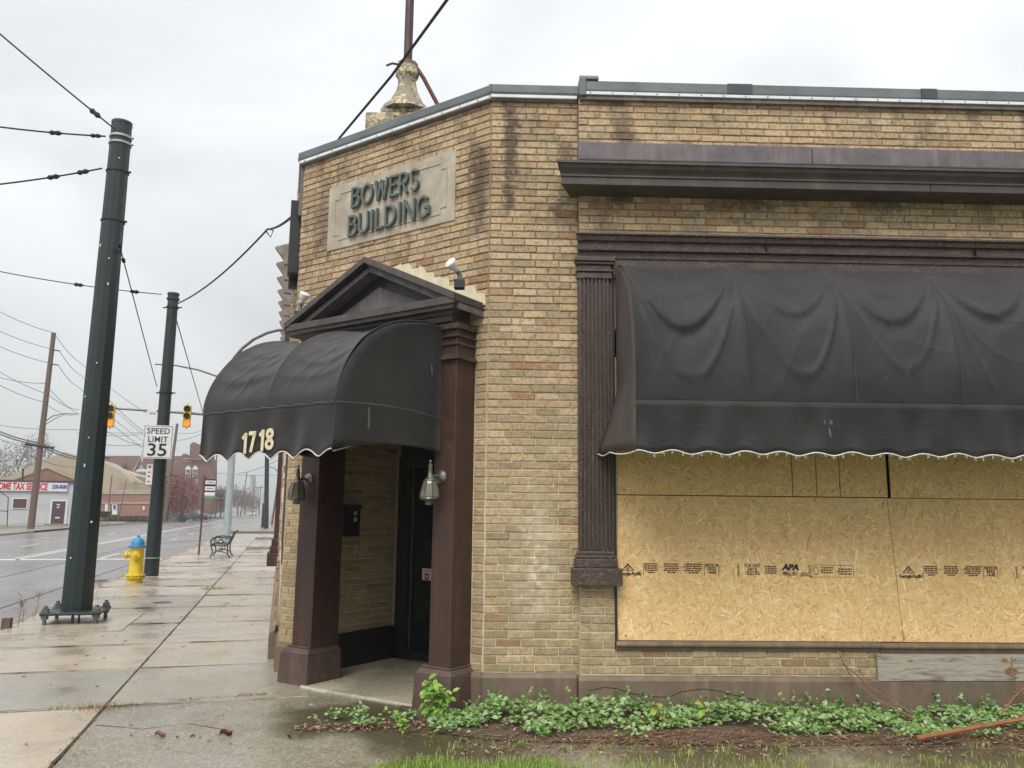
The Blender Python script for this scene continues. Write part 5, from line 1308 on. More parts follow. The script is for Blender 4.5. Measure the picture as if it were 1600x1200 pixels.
for pts, tt, lab in (
    ([(-30, 470), (84, 520), (127, 568), (239, 652)], 68.7, 'topmost thin wire over the tall wooden pole'),
    ([(-30, 503), (93, 548), (127, 587), (224, 679)], 68.7, 'wire on the upper pin of the tall wooden pole'),
    ([(-30, 527), (91, 570), (124, 606), (225, 690)], 68.7, 'wire on the lower pin of the tall wooden pole'),
    ([(-30, 561), (75, 616), (123, 640)], 68.7, 'wire crossing the tall wooden pole midway up'),
    ([(-30, 580), (70, 599), (125, 648)], 68.7, 'faint wire just beneath the lower pin wire'),
    ([(-30, 584), (68, 628), (116, 650)], 68.7, 'wire ending near the street lamp arm of the tall pole'),
    ([(-30, 660), (116, 671), (230, 675)], 90, 'long faint wire level with the street lamp arm'),
    ([(120, 676), (230, 678)], 90, 'lower faint wire between the two green poles'),
    ([(-30, 659), (64, 692), (130, 715)], 68.7, 'upper thick wire of the bundle at the crossarm'),
    ([(-30, 663), (62, 695), (128, 718)], 68.7, 'lower thick wire of the bundle at the crossarm'),
    ([(-30, 670), (50, 700), (70, 703)], 68.7, 'wire hanging under the crossarm bundle'),
    ([(-30, 698), (50, 712), (120, 730)], 68.7, 'sagging wire in front of the tan hall roof'),
    ([(150, 692), (225, 693)], 85, 'level wire just above the dark slim pole'),
    ([(275, 676), (318, 672)], 105, 'wire with splices from the far wooden pole to the right, upper'),
    ([(273, 688), (318, 676)], 105, 'wire with splices from the far wooden pole to the right, lower'),
    ([(150, 640), (240, 710)], 85, 'slanting faint wire left of the speed limit sign, upper'),
    ([(158, 668), (232, 700)], 85, 'slanting faint wire left of the speed limit sign, middle'),
    ([(163, 617), (246, 690)], 85, 'slanting faint wire from the near pole towards the speed limit sign'),
    ([(372, 740), (440, 716)], 90, 'faint wire rising under the awning hem towards the street pilaster'),
    ([(330, 738), (440, 742)], 120, 'faint level wire under the awning hem')):
    d = .022 if tt < 80 else .026
    P = [at(x, y, tt if i < 2 or len(pts) == 2 else tt*1.25) for i, (x, y) in enumerate(pts)]
    cable(P, d if 'thick' not in lab else .05, lab, 'wiregrey', .25, 'wire', (), GW)

# ------------------------------------------------------------------ far side buildings
def FX(s, z, t): return ST(s, t, z)
# tax office
tx_ = thing('tax_office', 'low grey siding building with a red and blue tax service sign and maroon door', 'building', ST(-24, 82))
B(FX, (-31, -18.1, -.1, 3.85, 82, 92), name='wall', mat='siding', parent=tx_)
for k in range(17):
    m = MB(); m.prof(lambda u, v, w: ST(u, 82-w, v), [(0, .15+k*.17), (.03, .15+k*.17), (.006, .31+k*.17), (0, .31+k*.17)], -30.5, -18.12); m.build('siding_board', 'siding', tx_)
B(FX, (-31.1, -18.0, 3.83, 4.0, 81.8, 92.2), name='roof_edge', mat='maroon', parent=tx_)
sgn = B(FX, (-30, -18.9, 3.03, 3.80, 81.78, 81.95), name='sign_board', mat='signw', parent=tx_)
def FTX(s, z, d): return ST(s, 81.78-d, z)
text('INCOME TAX SERVICE', nT, Z, FTX(-20.5, 3.40, .01), .86, 'red', 'sign_lettering', sgn, .005, .035, .60, align='RIGHT', fit=4.75)
text('228-8686', nT, Z, FTX(-19.55, 3.44, .01), .50, 'blues', 'sign_lettering', sgn, .005, .02, .88, shear=.2, fit=1.25)
B(FX, (-23.25, -22.0, 1.42, 2.42, 81.9, 81.96), name='window', mat='signw', parent=tx_)
B(FX, (-23.15, -22.1, 1.52, 2.32, 81.86, 81.92), name='window_pane', mat='maroon', parent=tx_)
B(FX, (-20.15, -18.75, .1, 2.3, 81.9, 81.97), name='door_frame', mat='signw', parent=tx_)
d_ = B(FX, (-20.0, -18.95, .15, 2.15, 81.84, 81.92), name='door', mat='maroon', parent=tx_)
B(FX, (-19.65, -19.35, 1.8, 1.9, 81.82, 81.838), (-19.6, -19.4, 1.55, 1.68, 81.82, 81.838), (-19.65, -19.3, .62, .74, 81.82, 81.838), name='door_plate', mat='signw', parent=d_)
B(FX, (-20.3, -18.6, -.1, .14, 81.2, 81.9), name='door_step', mat='kerb', parent=tx_)
gt = thing('chain_gate', 'dark metal gate frame left of the tax office window', 'gate', ST(-23.6, 78))
m = MB(); m.tube([at(0, 768, 76), at(13, 777, 76), at(11, 824, 76)], .04, 5); m.tube([at(0, 798, 76), at(12, 799, 76)], .03, 5)
m.build('gate_frame', 'wire', gt)
# tan hall behind
tn = thing('tan_hall', 'large tan gabled hall rising behind the tax office', 'building', ST(-30, 125))
m = MB(); m.extr([ST(-40, 125, 0), ST(-40, 125, 4.6), ST(-36.6, 125, 5.6), ST(-29.7, 125, 9.3), ST(-20.1, 125, 6.2), ST(-20.1, 125, 0)], [ST(-40, 150, 0), ST(-40, 150, 4.6), ST(-36.6, 150, 5.6), ST(-29.7, 150, 9.3), ST(-20.1, 150, 6.2), ST(-20.1, 150, 0)]); m.build('gable_wall', 'tan', tn)
m = MB(); m.extr([ST(-34.4, 120, 0), ST(-34.4, 120, 4.95), ST(-30.4, 120, 6.75), ST(-26.4, 120, 5.0), ST(-26.4, 120, 0)], [ST(-34.4, 124.9, 0), ST(-34.4, 124.9, 4.95), ST(-30.4, 124.9, 6.75), ST(-26.4, 124.9, 5.0), ST(-26.4, 124.9, 0)]); m.build('brown_gable', 'redbrick', tn)
for (a, b) in (((-34.7, 4.85), (-30.4, 6.8)), ((-30.4, 6.8), (-26.1, 4.9))):
    m = MB(); m.extr([ST(a[0], 119.8, a[1]), ST(b[0], 119.8, b[1]), ST(b[0], 119.8, b[1]+.22), ST(a[0], 119.8, a[1]+.22)], [ST(a[0], 120, a[1]), ST(b[0], 120, b[1]), ST(b[0], 120, b[1]+.22), ST(a[0], 120, a[1]+.22)]); m.build('verge_board', 'tan', tn)
def px(x, y, tt): return at(x, y, tt)
def poly(name, pts, tt, dep, mat, par):
    a = [at(x, y, tt) for x, y in pts]; b = [p+uT*dep for p in a]
    m = MB(); m.extr(a, b); return m.build(name, mat, par)
hl = thing('brick_hall', 'pink brick hall with tan shingle roof and white doors right of the near pole', 'building', ST(-20, 108))
poly('upper_wall', [(140, 812), (140, 765), (235, 765), (235, 812)], 112, 12, 'tan', hl)
poly('wall', [(142, 806), (142, 770), (240, 770), (240, 806)], 109, 2, 'redbrickl', hl)
poly('band', [(142, 787), (142, 785), (240, 785), (240, 787)], 108.9, .15, 'stonetrim', hl)
poly('band', [(142, 772), (142, 769.5), (240, 769.5), (240, 772)], 108.9, .15, 'stonetrim', hl)
poly('roof', [(142, 768), (142, 715), (160, 719), (208, 752), (208, 768)], 116, 10, 'tan', hl)
poly('shingle_roof', [(178, 768), (190, 752), (215, 757), (236, 764), (238, 768)], 114, 8, 'tanroof', hl)
poly('verge_board', [(158, 721), (160, 719.5), (214, 750), (213, 753)], 113.6, .4, 'stonetrim', hl)
poly('rooftop_unit', [(186, 769), (186, 766), (210, 766), (210, 769)], 110.5, 1, 'galv', hl)
for a, b, lab in ((164, 171, 0), (175, 183, 1)):
    dd = poly('door', [(a, 804), (a, 788), (b, 788), (b, 804)], 108.8, .15, 'signw', hl)
    if lab: poly('door_print', [(a+2, 795), (a+2, 789), (b-2.5, 789), (b-2.5, 795)], 108.7, .08, 'blues', dd)
poly('wall_notice', [(223, 797), (223, 791), (226, 791), (226, 797)], 108.8, .1, 'signw', hl)
# church
ch = thing('church', 'dark red brick church with traceried window and battlemented tower beyond the hall', 'church', ST(-20, 160))
poly('nave_roof', [(150, 760), (150, 712), (292, 712.5), (292, 760)], 168, 18, 'chroof', ch)
poly('front_gable', [(192, 775), (192, 762), (199, 746), (207, 737), (217, 717), (221, 709), (223, 709), (228, 717), (240, 740), (246, 762), (246, 775)], 160, 6, 'church', ch)
poly('gable_coping', [(206, 738), (220, 712), (222, 707), (222, 710), (208, 739)], 159.8, .3, 'stonetrim', ch)
poly('gable_finial', [(220, 722), (220, 715), (223.5, 715), (223.5, 722)], 159.8, .3, 'stonetrim', ch)
poly('window_frame', [(203, 752), (206, 741), (214, 734), (222, 731), (230, 735), (236, 742), (237, 752)], 159.7, .3, 'signw', ch)
for k in range(7):
    x = 206.5+k*4.3; h_ = 7.5 if 1 < k < 6 else 5
    poly('window_pane', [(x, 750.5), (x, 750.5-h_+2), (x+1.5, 750.5-h_), (x+3, 750.5-h_+2), (x+3, 750.5)], 159.5, .15, 'pane', ch)
    if 0 < k < 6: poly('window_pane', [(x, 741.5), (x, 738), (x+1.5, 736), (x+3, 738), (x+3, 741.5)], 159.5, .15, 'pane', ch)
poly('stone_trefoil', [(217, 731), (220, 727), (220.8, 724), (222, 727), (225, 731)], 159.6, .2, 'stonetrim', ch)
poly('small_dormer', [(190, 729), (190, 724), (192, 723), (196, 724), (196, 729)], 167, 2, 'church', ch)
poly('tower', [(284, 800), (284, 712), (286, 709), (291, 709), (291, 711), (297, 712), (330, 714), (330, 803)], 158, 14, 'church', ch)
poly('tower_top', [(296, 715), (297, 693), (300, 693), (300, 691), (305, 691), (305, 693), (309, 693), (309, 695), (312, 695), (312, 693), (330, 694), (330, 716)], 157.5, 8, 'church', ch)
poly('stone_band', [(285, 717), (285, 716), (330, 717), (330, 718)], 157.3, .2, 'stonetrim', ch)
for x in (290, 301):
    wf = poly('window_frame', [(x, 747), (x, 731), (x+4, 727), (x+8, 731), (x+8, 747)], 157.8, .3, 'signw', ch)
    for dx in (1, 4.5):
        for dy in (0, 7): poly('window_pane', [(x+dx, 745.5-dy), (x+dx, 740.5-dy), (x+dx+2.6, 740.5-dy), (x+dx+2.6, 745.5-dy)], 157.6, .15, 'pane', wf)
poly('low_wing', [(246, 806), (246, 744), (292, 747), (330, 749), (330, 806)], 156, 4, 'church', ch)
poly('white_banner', [(299.5, 772), (307, 749), (309, 750), (302, 773)], 120, .1, 'signw', ch)
poly('buttress', [(319, 803), (320, 735), (328, 735), (329, 803)], 152, 4, 'church', ch)
# small house with an orange gable, further down
ho = thing('small_house', 'small brick house with an orange gable behind the bus stop', 'house', ST(-24, 175))
poly('wall', [(326, 802), (326, 784), (332, 779), (345, 779), (348, 784), (348, 800)], 180, 14, 'church', ho)
poly('porch_gable', [(326, 789), (335, 783), (345, 789)], 170, 2, 'orange', ho)
poly('porch_post', [(328, 801), (328, 789), (329.5, 789), (329.5, 801)], 170, .3, 'stonetrim', ho)
poly('porch_post', [(340, 800), (340, 789), (341.5, 789), (341.5, 800)], 170, .3, 'stonetrim', ho)
poly('window', [(331, 797), (331, 791), (337, 791), (337, 797)], 179.8, .2, 'pane', ho)
# faint towers of downtown
for i, (x, y0, wd_) in enumerate(((391, 742, 8), (398, 762, 6), (410, 770, 7), (382, 773, 6))):
    tt = 620; t_ = poly('downtown_tower', [(x, 800), (x, y0), (x+wd_, y0), (x+wd_, 800)], tt, 20, 'mist', None)
    tag(t_, ('tallest faint grey office tower fading into the mist', 'slim faint tower right beside the tallest one', 'low faint block furthest right in the misty skyline', 'low faint block left of the tallest misty tower')[i], 'tower', 'downtown towers in the mist')
# neighbours beyond the shop, on the right
poly('neighbour_building', [(441, 803), (441, 742), (475, 742), (475, 803)], 105, 20, 'siding', None)
nb = bpy.data.objects.get('neighbour_building'); tag(nb, 'pale low building further along on the near side of the street', 'building')
# planter by the lawn, hedges
pt = poly('dark_planter', [(156, 807), (153, 799), (171, 799), (168, 808), (160, 809)], 92, 1.5, 'hedge', None); tag(pt, 'dark tub shaped planter on the lawn before the pink brick hall', 'planter')
def clump(name, c, rx, ry, rz, n, ls, mat, lab, cat, grp=None, par=None, kind=None, shape=None):
    m = MB(); rnd = random.Random(hash(lab) % 999)
    for i in range(n):
        th = rnd.uniform(0, 6.283); ph = math.acos(rnd.uniform(-1, 1)); r_ = rnd.uniform(.35, 1)**.5
        k = 1+.22*math.sin(th*3+ph*2)+.12*math.sin(th*7+1)
        p = c+Vector((math.cos(th)*math.sin(ph)*rx*r_*k, math.sin(th)*math.sin(ph)*ry*r_*k, math.cos(ph)*rz*r_*k))
        a = Vector((rnd.uniform(-1, 1), rnd.uniform(-1, 1), rnd.uniform(-1, 1))).normalized()*ls; b = a.cross(Vector((rnd.uniform(-1, 1), rnd.uniform(-1, 1), rnd.uniform(-1, 1)))).normalized()*ls*.55
        m.tone = rnd.random(); m.add([p-a*.5, p+b*.5, p+a*.5, p-b*.5], [(0, 1, 2, 3)])
    return m.build(name, mat, par, label=lab if not par else None, cat=cat if not par else None, group=grp, kind=kind, fix=False, tones=True)
def limbs(base, h, r_, n, rnd, spread=.5, depth=3):
    m = MB()
    def grow(p, d, ln, r0_, lv):
        q = p+d*ln*.5+Vector((rnd.uniform(-.1, .1), rnd.uniform(-.1, .1), 0))*ln; e = q+(d+Vector((rnd.uniform(-.3, .3), rnd.uniform(-.3, .3), .1))).normalized()*ln*.5
        m.tube([p, q, e], r0_, 4 if lv else 7, r0_*.55, cap=False)
        if lv < depth:
            for k in range(n if lv else n+1):
                dd = (d*.7+Vector((rnd.uniform(-1, 1), rnd.uniform(-1, 1), rnd.uniform(-.15, .7)))*spread*1.6).normalized()
                grow(e if k % 2 else q.lerp(e, rnd.random()), dd, ln*rnd.uniform(.55, .8), r0_*.5, lv+1)
    grow(base, Vector((0, 0, 1)), h*.38, r_, 0); return m
def tree(x, ybase, tt, h, w_, mat, lab, grp, n=900, ls=.5, lift=.6, bare=False):
    b = at(x, ybase, tt); b = Vector((b.x, b.y, -.05)); t = thing('tree', lab, 'tree', b, grp)
    rnd = random.Random(int(x*7+tt)); m = limbs(b, h, .022*h, 3, rnd, .55, 4 if bare else 2); m.build('trunk', 'bark', t, fix=False)
    if n: clump('crown', b+Z*h*lift, w_/2, w_/2, h*(1-lift)*.95, n, ls, mat, 'c%d' % int(x*10), None, par=t)
    return t
GT = 'trees beyond the road'
tree(262, 806, 118, 6.4, 4.6, 'redcrown', 'left part of the low red autumn tree pair beside the hall', GT, 2200, .32, .58)
tree(284, 806, 119, 6.6, 4.6, 'redcrown', 'right part of the low red autumn tree pair before the tower', GT, 2200, .32, .56)
tree(12, 815, 150, 13, 9, 'browncrown', 'bare winter tree at the far left edge above the tax office', GT, 900, .35, .62, True)
tree(48, 815, 170, 15.5, 7, 'browncrown', 'bare winter tree showing behind the tall wooden pole', GT, 700, .35, .66, True)
tree(-6, 815, 140, 11, 9, 'browncrown', 'bare winter tree cut by the left picture edge', GT, 700, .35, .62, True)
for i, (x, h_, tt, w_) in enumerate(((345, 6.8, 190, 6), (357, 7.2, 200, 6), (372, 7.6, 215, 7), (383, 7.0, 235, 6), (392, 6.2, 260, 6), (337, 5.5, 172, 4))):
    tree(x, 800, tt, h_, w_, 'browncrown', ('brown leafless tree above the small house roof', 'brown leafless tree left of the signal pole, taller one', 'tallest brown leafless tree right of the signal pole', 'misty brown tree between signal pole and distant car', 'faintest brown tree beyond the distant car', 'low brown tree over the orange gable')[i], GT, 900, .4, .6, True)
for i, (a, b, tt) in enumerate(((199, 205, 104), (208, 214, 104), (263, 282, 112), (284, 292, 112), (300, 312, 118))):
    c = at((a+b)/2, 802, tt); c.z = .3; rx = (b-a)/1250*tt/2
    clump('hedge_bush', c, rx, .4, .38, 300, .14, 'hedge', ('small round dark bush by the hall, left one', 'small round dark bush by the hall, right one', 'long dark hedge under the red trees', 'short dark hedge right of the long hedge', 'low hedge beside the parked car')[i], 'bush', 'bushes along the far lawn')
# cars
def car(P, fwd, mat, lab, cat='car', L_=4.4, grp=None):
    fwd = fwd.normalized(); sd_ = fwd.cross(Z).normalized(); t = thing('car', lab, cat, P, grp)
    F = lambda a, b, c_: P+fwd*a+Z*b+sd_*c_
    low = [(-2.2, .28), (2.15, .28), (2.2, .55), (2.1, .75), (1.2, .90), (-2.0, .95), (-2.2, .8)]
    m = MB(); m.extr([F(a, b, -.86) for a, b in low], [F(a, b, .86) for a, b in low]); m.build('body', mat, t, bevel=.06)
    cab = [(-1.75, .93), (1.05, .90), (.45, 1.38), (-1.2, 1.42)]
    m = MB(); m.extr([F(a, b, -.68 if b > 1 else -.80) for a, b in cab], [F(a, b, .68 if b > 1 else .80) for a, b in cab]); m.build('cabin_glass', 'pane', t, bevel=.04)
    m = MB(); m.extr([F(a, b, -.69) for a, b in ((-1.25, 1.40), (.5, 1.36), (.42, 1.42), (-1.15, 1.46))], [F(a, b, .69) for a, b in ((-1.25, 1.40), (.5, 1.36), (.42, 1.42), (-1.15, 1.46))]); m.build('roof', mat, t)
    for a in (-1.35, 1.35):
        for s_ in (-1, 1): m = MB(); m.lathe(F(a, .32, s_*.66), sd_*s_, [(.32, 0), (.32, .2), (.2, .22), (0, .22)], 14); m.build('wheel', 'tire', t)
    for s_ in (-.62, .62): m = MB(); m.lathe(F(2.17, .62, s_), fwd, [(.12, 0), (.1, .04), (0, .05)], 10); m.build('headlight', 'bulb', t)
    return t
cp0 = at(396, 799.5, 235); car(Vector((cp0.x, cp0.y, -.12)), -uT, 'carw', 'distant white car driving towards the camera in the mist')
cp0 = at(305, 802, 126); car(Vector((cp0.x, cp0.y, -.0)), nT-uT*.3, 'carg', 'grey blue car parked on the far side below the church tower')

# ------------------------------------------------------------------ vegetation and litter near the wall
def leaf(m, p, d, n, L_, W_, tn, fold=.25):
    d = d.normalized(); s_ = d.cross(n).normalized(); n2 = s_.cross(d).normalized(); m.tone = tn
    a = p; b = p+d*L_*.35+s_*W_*.5+n2*fold*W_*.4; c = p+d*L_*.75+s_*W_*.38+n2*fold*W_*.3; e = p+d*L_-n2*.1*L_; f = p+d*L_*.75-s_*W_*.38+n2*fold*W_*.3; g_ = p+d*L_*.35-s_*W_*.5+n2*fold*W_*.4; mid = p+d*L_*.5
    m.add([a, b, c, e, f, g_, mid], [(0, 1, 2, 6), (6, 2, 3, 4), (0, 6, 4, 5)])
rnd = random.Random(11)
ivy = MB()
def mound(u):   # outline of the mound along the wall
    return .085+.075*math.exp(-((u-1.05)/.45)**2)+.03*math.sin(u*3.1+.6)+.03*math.sin(u*7.3)+.015*math.sin(u*17)
cnt = 0
while cnt < 5600:
    u = rnd.uniform(-.42, 5.9); wmax = .70+.12*math.sin(u*2.3+1)+.08*math.sin(u*6.1); 
    if u < .3: wmax = .50+.2*u
    x = rnd.random()**.8; w_ = .10+x*(wmax-.10); hmax = max(.03, mound(u)*(.55+1.6*x*(1-x)-.25*x*x))
    z = hmax*rnd.uniform(.45, 1.08)+.01
    if u < .0: w_ += .12
    P = FS(u, z, w_)
    if noise_gap := (math.sin(u*5.7+w_*9) + math.sin(u*13+w_*5)*.6) < -1.15 and rnd.random() < .8: continue
    d = Vector((rnd.uniform(-1, 1), rnd.uniform(-1.3, .5), rnd.uniform(-.35, .5))); n = Vector((rnd.uniform(-.5, .5), rnd.uniform(-.8, .1), 1))
    L_ = rnd.uniform(.026, .058); leaf(ivy, P, d, n, L_, L_*rnd.uniform(.6, .8), min(1, max(0, rnd.gauss(.45, .25)))); cnt += 1
for k in range(90):   # straggling shoots
    u = rnd.uniform(-.3, 5.8); w0 = rnd.uniform(.1, .2); h0 = mound(u)*.7; dx = rnd.uniform(-.5, .5)
    for q in range(rnd.randint(4, 8)):
        P = FS(u+dx*q*.03, h0+q*.017, w0); leaf(ivy, P, Vector((rnd.uniform(-1, 1), -.6, rnd.uniform(-.1, .6))), Vector((0, -.8, .7)), rnd.uniform(.025, .042), .026, rnd.random()*.8)
for (uc, wc_, n_) in ((-.30, .72, 60), (-.85, .60, 40), (.45, .80, 50), (1.1, .85, 45), (2.3, .78, 40), (3.35, .80, 50), (3.7, .86, 50), (-.62, .42, 50), (-1.15, .35, 40)):
    for k in range(n_):
        P = FS(uc+rnd.gauss(0, .07), rnd.uniform(.01, .08), wc_+rnd.gauss(0, .045)); leaf(ivy, P, Vector((rnd.uniform(-1, 1), rnd.uniform(-1, 1), rnd.uniform(-.1, .6))), Vector((0, -.4, 1)), rnd.uniform(.025, .042), .028, rnd.random())
ivy.build('ground_cover', 'ivy', label='low creeping ground cover with small oval green leaves along the foot of the wall', cat='ground cover', kind='stuff', fix=False, tones=True)
def shrub(P, h, n, spread, L_, mat, lab, name='leafy_shoot', grp=None, stems=5):
    t = thing(name, lab, 'plant', P, grp); st = MB(); lf = MB()
    for k in range(stems):
        a = rnd.uniform(0, 6.28); hh = h*rnd.uniform(.55, 1); tip = P+Vector((math.cos(a)*spread*rnd.random(), math.sin(a)*spread*.7*rnd.random(), hh)); mid = P.lerp(tip, .5)+Vector((0, 0, .02))
        pts = [P, mid, tip]; st.tube(pts, .004, 5, .002)
        for q in range(n//stems):
            f = rnd.uniform(.25, 1); p = P.lerp(mid, f*2) if f < .5 else mid.lerp(tip, f*2-1)
            d = Vector((rnd.uniform(-1, 1), rnd.uniform(-1, .4), rnd.uniform(-.5, .7))); l_ = L_*rnd.uniform(.7, 1.15)
            leaf(lf, p, d, Vector((rnd.uniform(-.4, .4), -.6, .9)), l_, l_*.55, rnd.random(), .35)
    st.build('stem', 'dryvine', t); lf.build('foliage', mat, t, fix=False, tones=True); return t
shrub(FS(-.34, 0, .42), .33, 90, .17, .08, 'bright', 'bright green leafy shrub against the right column pedestal', 'shrub', stems=9)
shrub(FS(-.57, 0, .78), .16, 30, .08, .05, 'bright', 'small green sprout in the litter left of the bright shrub')
shrub(FS(-.93, 0, .48), .15, 36, .10, .045, 'ivy', 'small leafy sprout at the front edge of the entrance step')
shrub(FS(1.36, .05, .55), .14, 9, .10, .085, 'maple', 'yellow green seedling with broad leaves, left one in the ground cover')
shrub(FS(1.72, .05, .48), .15, 9, .10, .08, 'maple', 'yellow green seedling with broad leaves, right one in the ground cover')
# dry vines on the wall
v1 = MB()
v1.tube([FS(2.92, .50, .14), FS(2.95, .42, .15), FS(2.99, .33, .16), FS(3.06, .24, .18), FS(3.16, .15, .24), FS(3.3, .08, .38), FS(3.38, .03, .5)], .006, 5)
v1.tube([FS(2.94, .40, .15), FS(3.03, .34, .16), FS(3.12, .24, .2), FS(3.24, .16, .3), FS(3.36, .08, .45)], .005, 5)
for k in range(26):
    f = rnd.random(); p = FS(2.94+f*.35, .46-f*.36, .16+f*.2); v1.tube([p, p+Vector((rnd.uniform(-.035, .035), rnd.uniform(-.03, 0), rnd.uniform(-.03, .03)))], .004, 4)
v1.build('dry_vine', 'dryvine', label='dry brown vine hanging from the sill down the plinth left of the grey plank', cat='vine')
v2 = MB()
v2.tube([FS(4.36, .46, .16), FS(4.34, .33, .17), FS(4.40, .2, .2), FS(4.42, .08, .25)], .005, 5)
for k in range(16):
    f = rnd.random(); p = FS(4.36, .44-f*.3, .17); v2.tube([p, p+Vector((rnd.uniform(-.03, .03), -.01, rnd.uniform(-.03, .03)))], .005, 4)
v2.build('dry_vine', 'dryvine', label='thin reddish dry vine crossing the right half of the grey plank', cat='vine')
br = thing('fallen_branch', 'fallen orange brown branch lying over the ground cover at the lower right', 'branch', FS(3.1, 0, .75))
m = MB(); m.tube([FS(3.08, .045, 1.0), FS(3.35, .075, .95), FS(3.75, .115, .87), (FS(4.1, .15, .81)), FS(4.5, .22, .74)], .019, 8, .013); m.build('main_stem', 'twig', br, smooth=True)
for pts in ([FS(3.85, .14, .76), FS(4.0, .26, .7), FS(4.2, .36, .62)], [FS(3.95, .16, .74), FS(4.2, .12, .85), FS(4.5, .10, .95)], [FS(3.6, .11, .8), FS(3.85, .05, .92), FS(4.3, .02, 1.1)], [FS(4.2, .20, .7), FS(4.3, .33, .65), FS(4.45, .42, .6)], [FS(4.1, .17, .72), FS(4.3, .10, .9), FS(4.6, .03, 1.05)]):
    m = MB(); m.tube(pts, .007, 6, .003); m.build('twig', 'twig', br)
# leaf litter / needles
lt = MB(); k = 0
while k < 5200:
    u = rnd.uniform(-.6, 6.2); w_ = .78+abs(rnd.gauss(0, .20))+.05*math.sin(u*3)
    if w_ > 1.25 or (u < .6 and rnd.random() < .5): continue
    if u < -.1: w_ = rnd.gauss(.78, .10)
    dens = .5+.5*math.sin(u*2.2-1.0)
    if rnd.random() > .35+.65*dens: continue
    P = FS(u, .008+rnd.random()*.022, w_); a = rnd.gauss(.15, .7); ln = rnd.uniform(.02, .09)
    d = Vector((math.cos(a), math.sin(a), rnd.uniform(-.12, .12))); s_ = Vector((-d.y, d.x, 0))*rnd.uniform(.0015, .0035)
    lt.tone = rnd.random(); lt.add([P-s_, P+s_, P+d*ln+s_*.5+Z*.004, P+d*ln-s_*.5+Z*.004], [(0, 1, 2, 3)]); k += 1
for k in range(1900):
    u = rnd.uniform(-1.4, 6); w_ = rnd.uniform(.35, 1.3) if u > -.2 else rnd.gauss(.52-.10*(u+.2), .07); P = FS(u, .012, w_)
    leaf(lt, P, Vector((rnd.uniform(-1, 1), rnd.uniform(-1, 1), .1)), Z+Vector((rnd.uniform(-.4, .4), rnd.uniform(-.4, .4), 0)), rnd.uniform(.015, .055), rnd.uniform(.012, .026), rnd.random(), .5)
lt.build('leaf_litter', 'litter', label='reddish brown needles and crumbled leaves on the ground before the ground cover', cat='leaf litter', kind='stuff', fix=False, tones=True)
# grass
gr = MB()
def blade(P, h, tn, lean=.4):
    a = rnd.uniform(0, 6.28); d = Vector((math.cos(a), math.sin(a), 0)); s_ = Vector((-d.y, d.x, 0))*rnd.uniform(.0015, .003); q = P+Z*h*.6+d*h*lean*.35; e = P+Z*h*rnd.uniform(.7, 1)+d*h*lean
    gr.tone = tn; gr.add([P-s_, P+s_, q+s_*.8, q-s_*.8, e], [(0, 1, 2, 3), (3, 2, 4)])
for k in range(24000):
    x = rnd.uniform(-.90, 5.0); edge = 5.43 if x < .55 else 5.40
    y = edge+.02-abs(rnd.gauss(0, .55))-(.12*(1-(x+.9)/.5)**2 if x < -.4 else 0)
    den = 1 if x < .35 else .42
    if rnd.random() > den: continue
    blade(Vector((x, y+.06*math.sin(x*9), 0)), rnd.uniform(.03, .085) if x < .5 else rnd.uniform(.02, .06), min(1, max(0, rnd.gauss(.4 if x < .5 else .62, .22))))
for k in range(380):   # sparse tufts over the mossy slab to the right
    x = rnd.uniform(.5, 4.2); blade(Vector((x, rnd.uniform(5.4, 5.62), 0)), rnd.uniform(.015, .05), rnd.uniform(.4, 1))
for k in range(70):
    cx_, cy_ = rnd.uniform(-.6, 4.6), rnd.uniform(5.45, 5.95)
    for q in range(rnd.randint(6, 22)): blade(Vector((cx_+rnd.gauss(0, .035), cy_+rnd.gauss(0, .03), 0)), rnd.uniform(.02, .055), rnd.uniform(.2, 1), .7)
gr.build('grass', 'grass', label='bright green grass tufts at the bottom edge', cat='grass', kind='stuff', fix=False, tones=True)
# weeds in the sidewalk joints and dead growth along the kerb
gr = MB()
def tuft(P, n, h, sp, lo=.3, hi=1):
    for _ in range(n): blade(P+Vector((rnd.gauss(0, sp), rnd.gauss(0, sp*.6), 0)), rnd.uniform(.4, 1)*h, rnd.uniform(lo, hi), .9)
for k in range(46):
    s_ = rnd.uniform(-1.75, .15); tuft(ST(s_, 7.49+(.12*(s_+1.3) if s_ > -1.3 else 0)+rnd.gauss(0, .012), -.005), 9, .045, .03)
for k in range(30): tuft(ST(-1.3+rnd.gauss(0, .01), rnd.uniform(5.2, 7.4), -.01), 7, .035, .02)
tuft(ST(-1.33, 7.45, 0), 160, .06, .11, .2, .9); tuft(ST(-1.28, 5.55, 0), 60, .05, .05); tuft(ST(-1.22, 17.6, 0), 220, .10, .16, .3, .9)
tuft(ST(-1.3, 13.2, 0), 30, .04, .05); tuft(ST(-2.5, 17, 0), 20, .04, .05)
for k in range(150): tuft(ST(-3.5+rnd.gauss(.03, .05), rnd.uniform(12, 40), -.01), 7, .07, .06, .0, .8)
tuft(ST(-3.4, 22.5, 0), 200, .12, .25, .0, .9); tuft(ST(-3.3, 24.5, 0), 200, .13, .3, .0, .9); tuft(ST(-2.6, 19.9, 0), 90, .06, .2, .0, .6)
gr.build('joint_weeds', 'drygrass', label='dry grass and weeds growing in the sidewalk joints and along the kerb', cat='weeds', kind='stuff', fix=False, tones=True)
kd = MB()
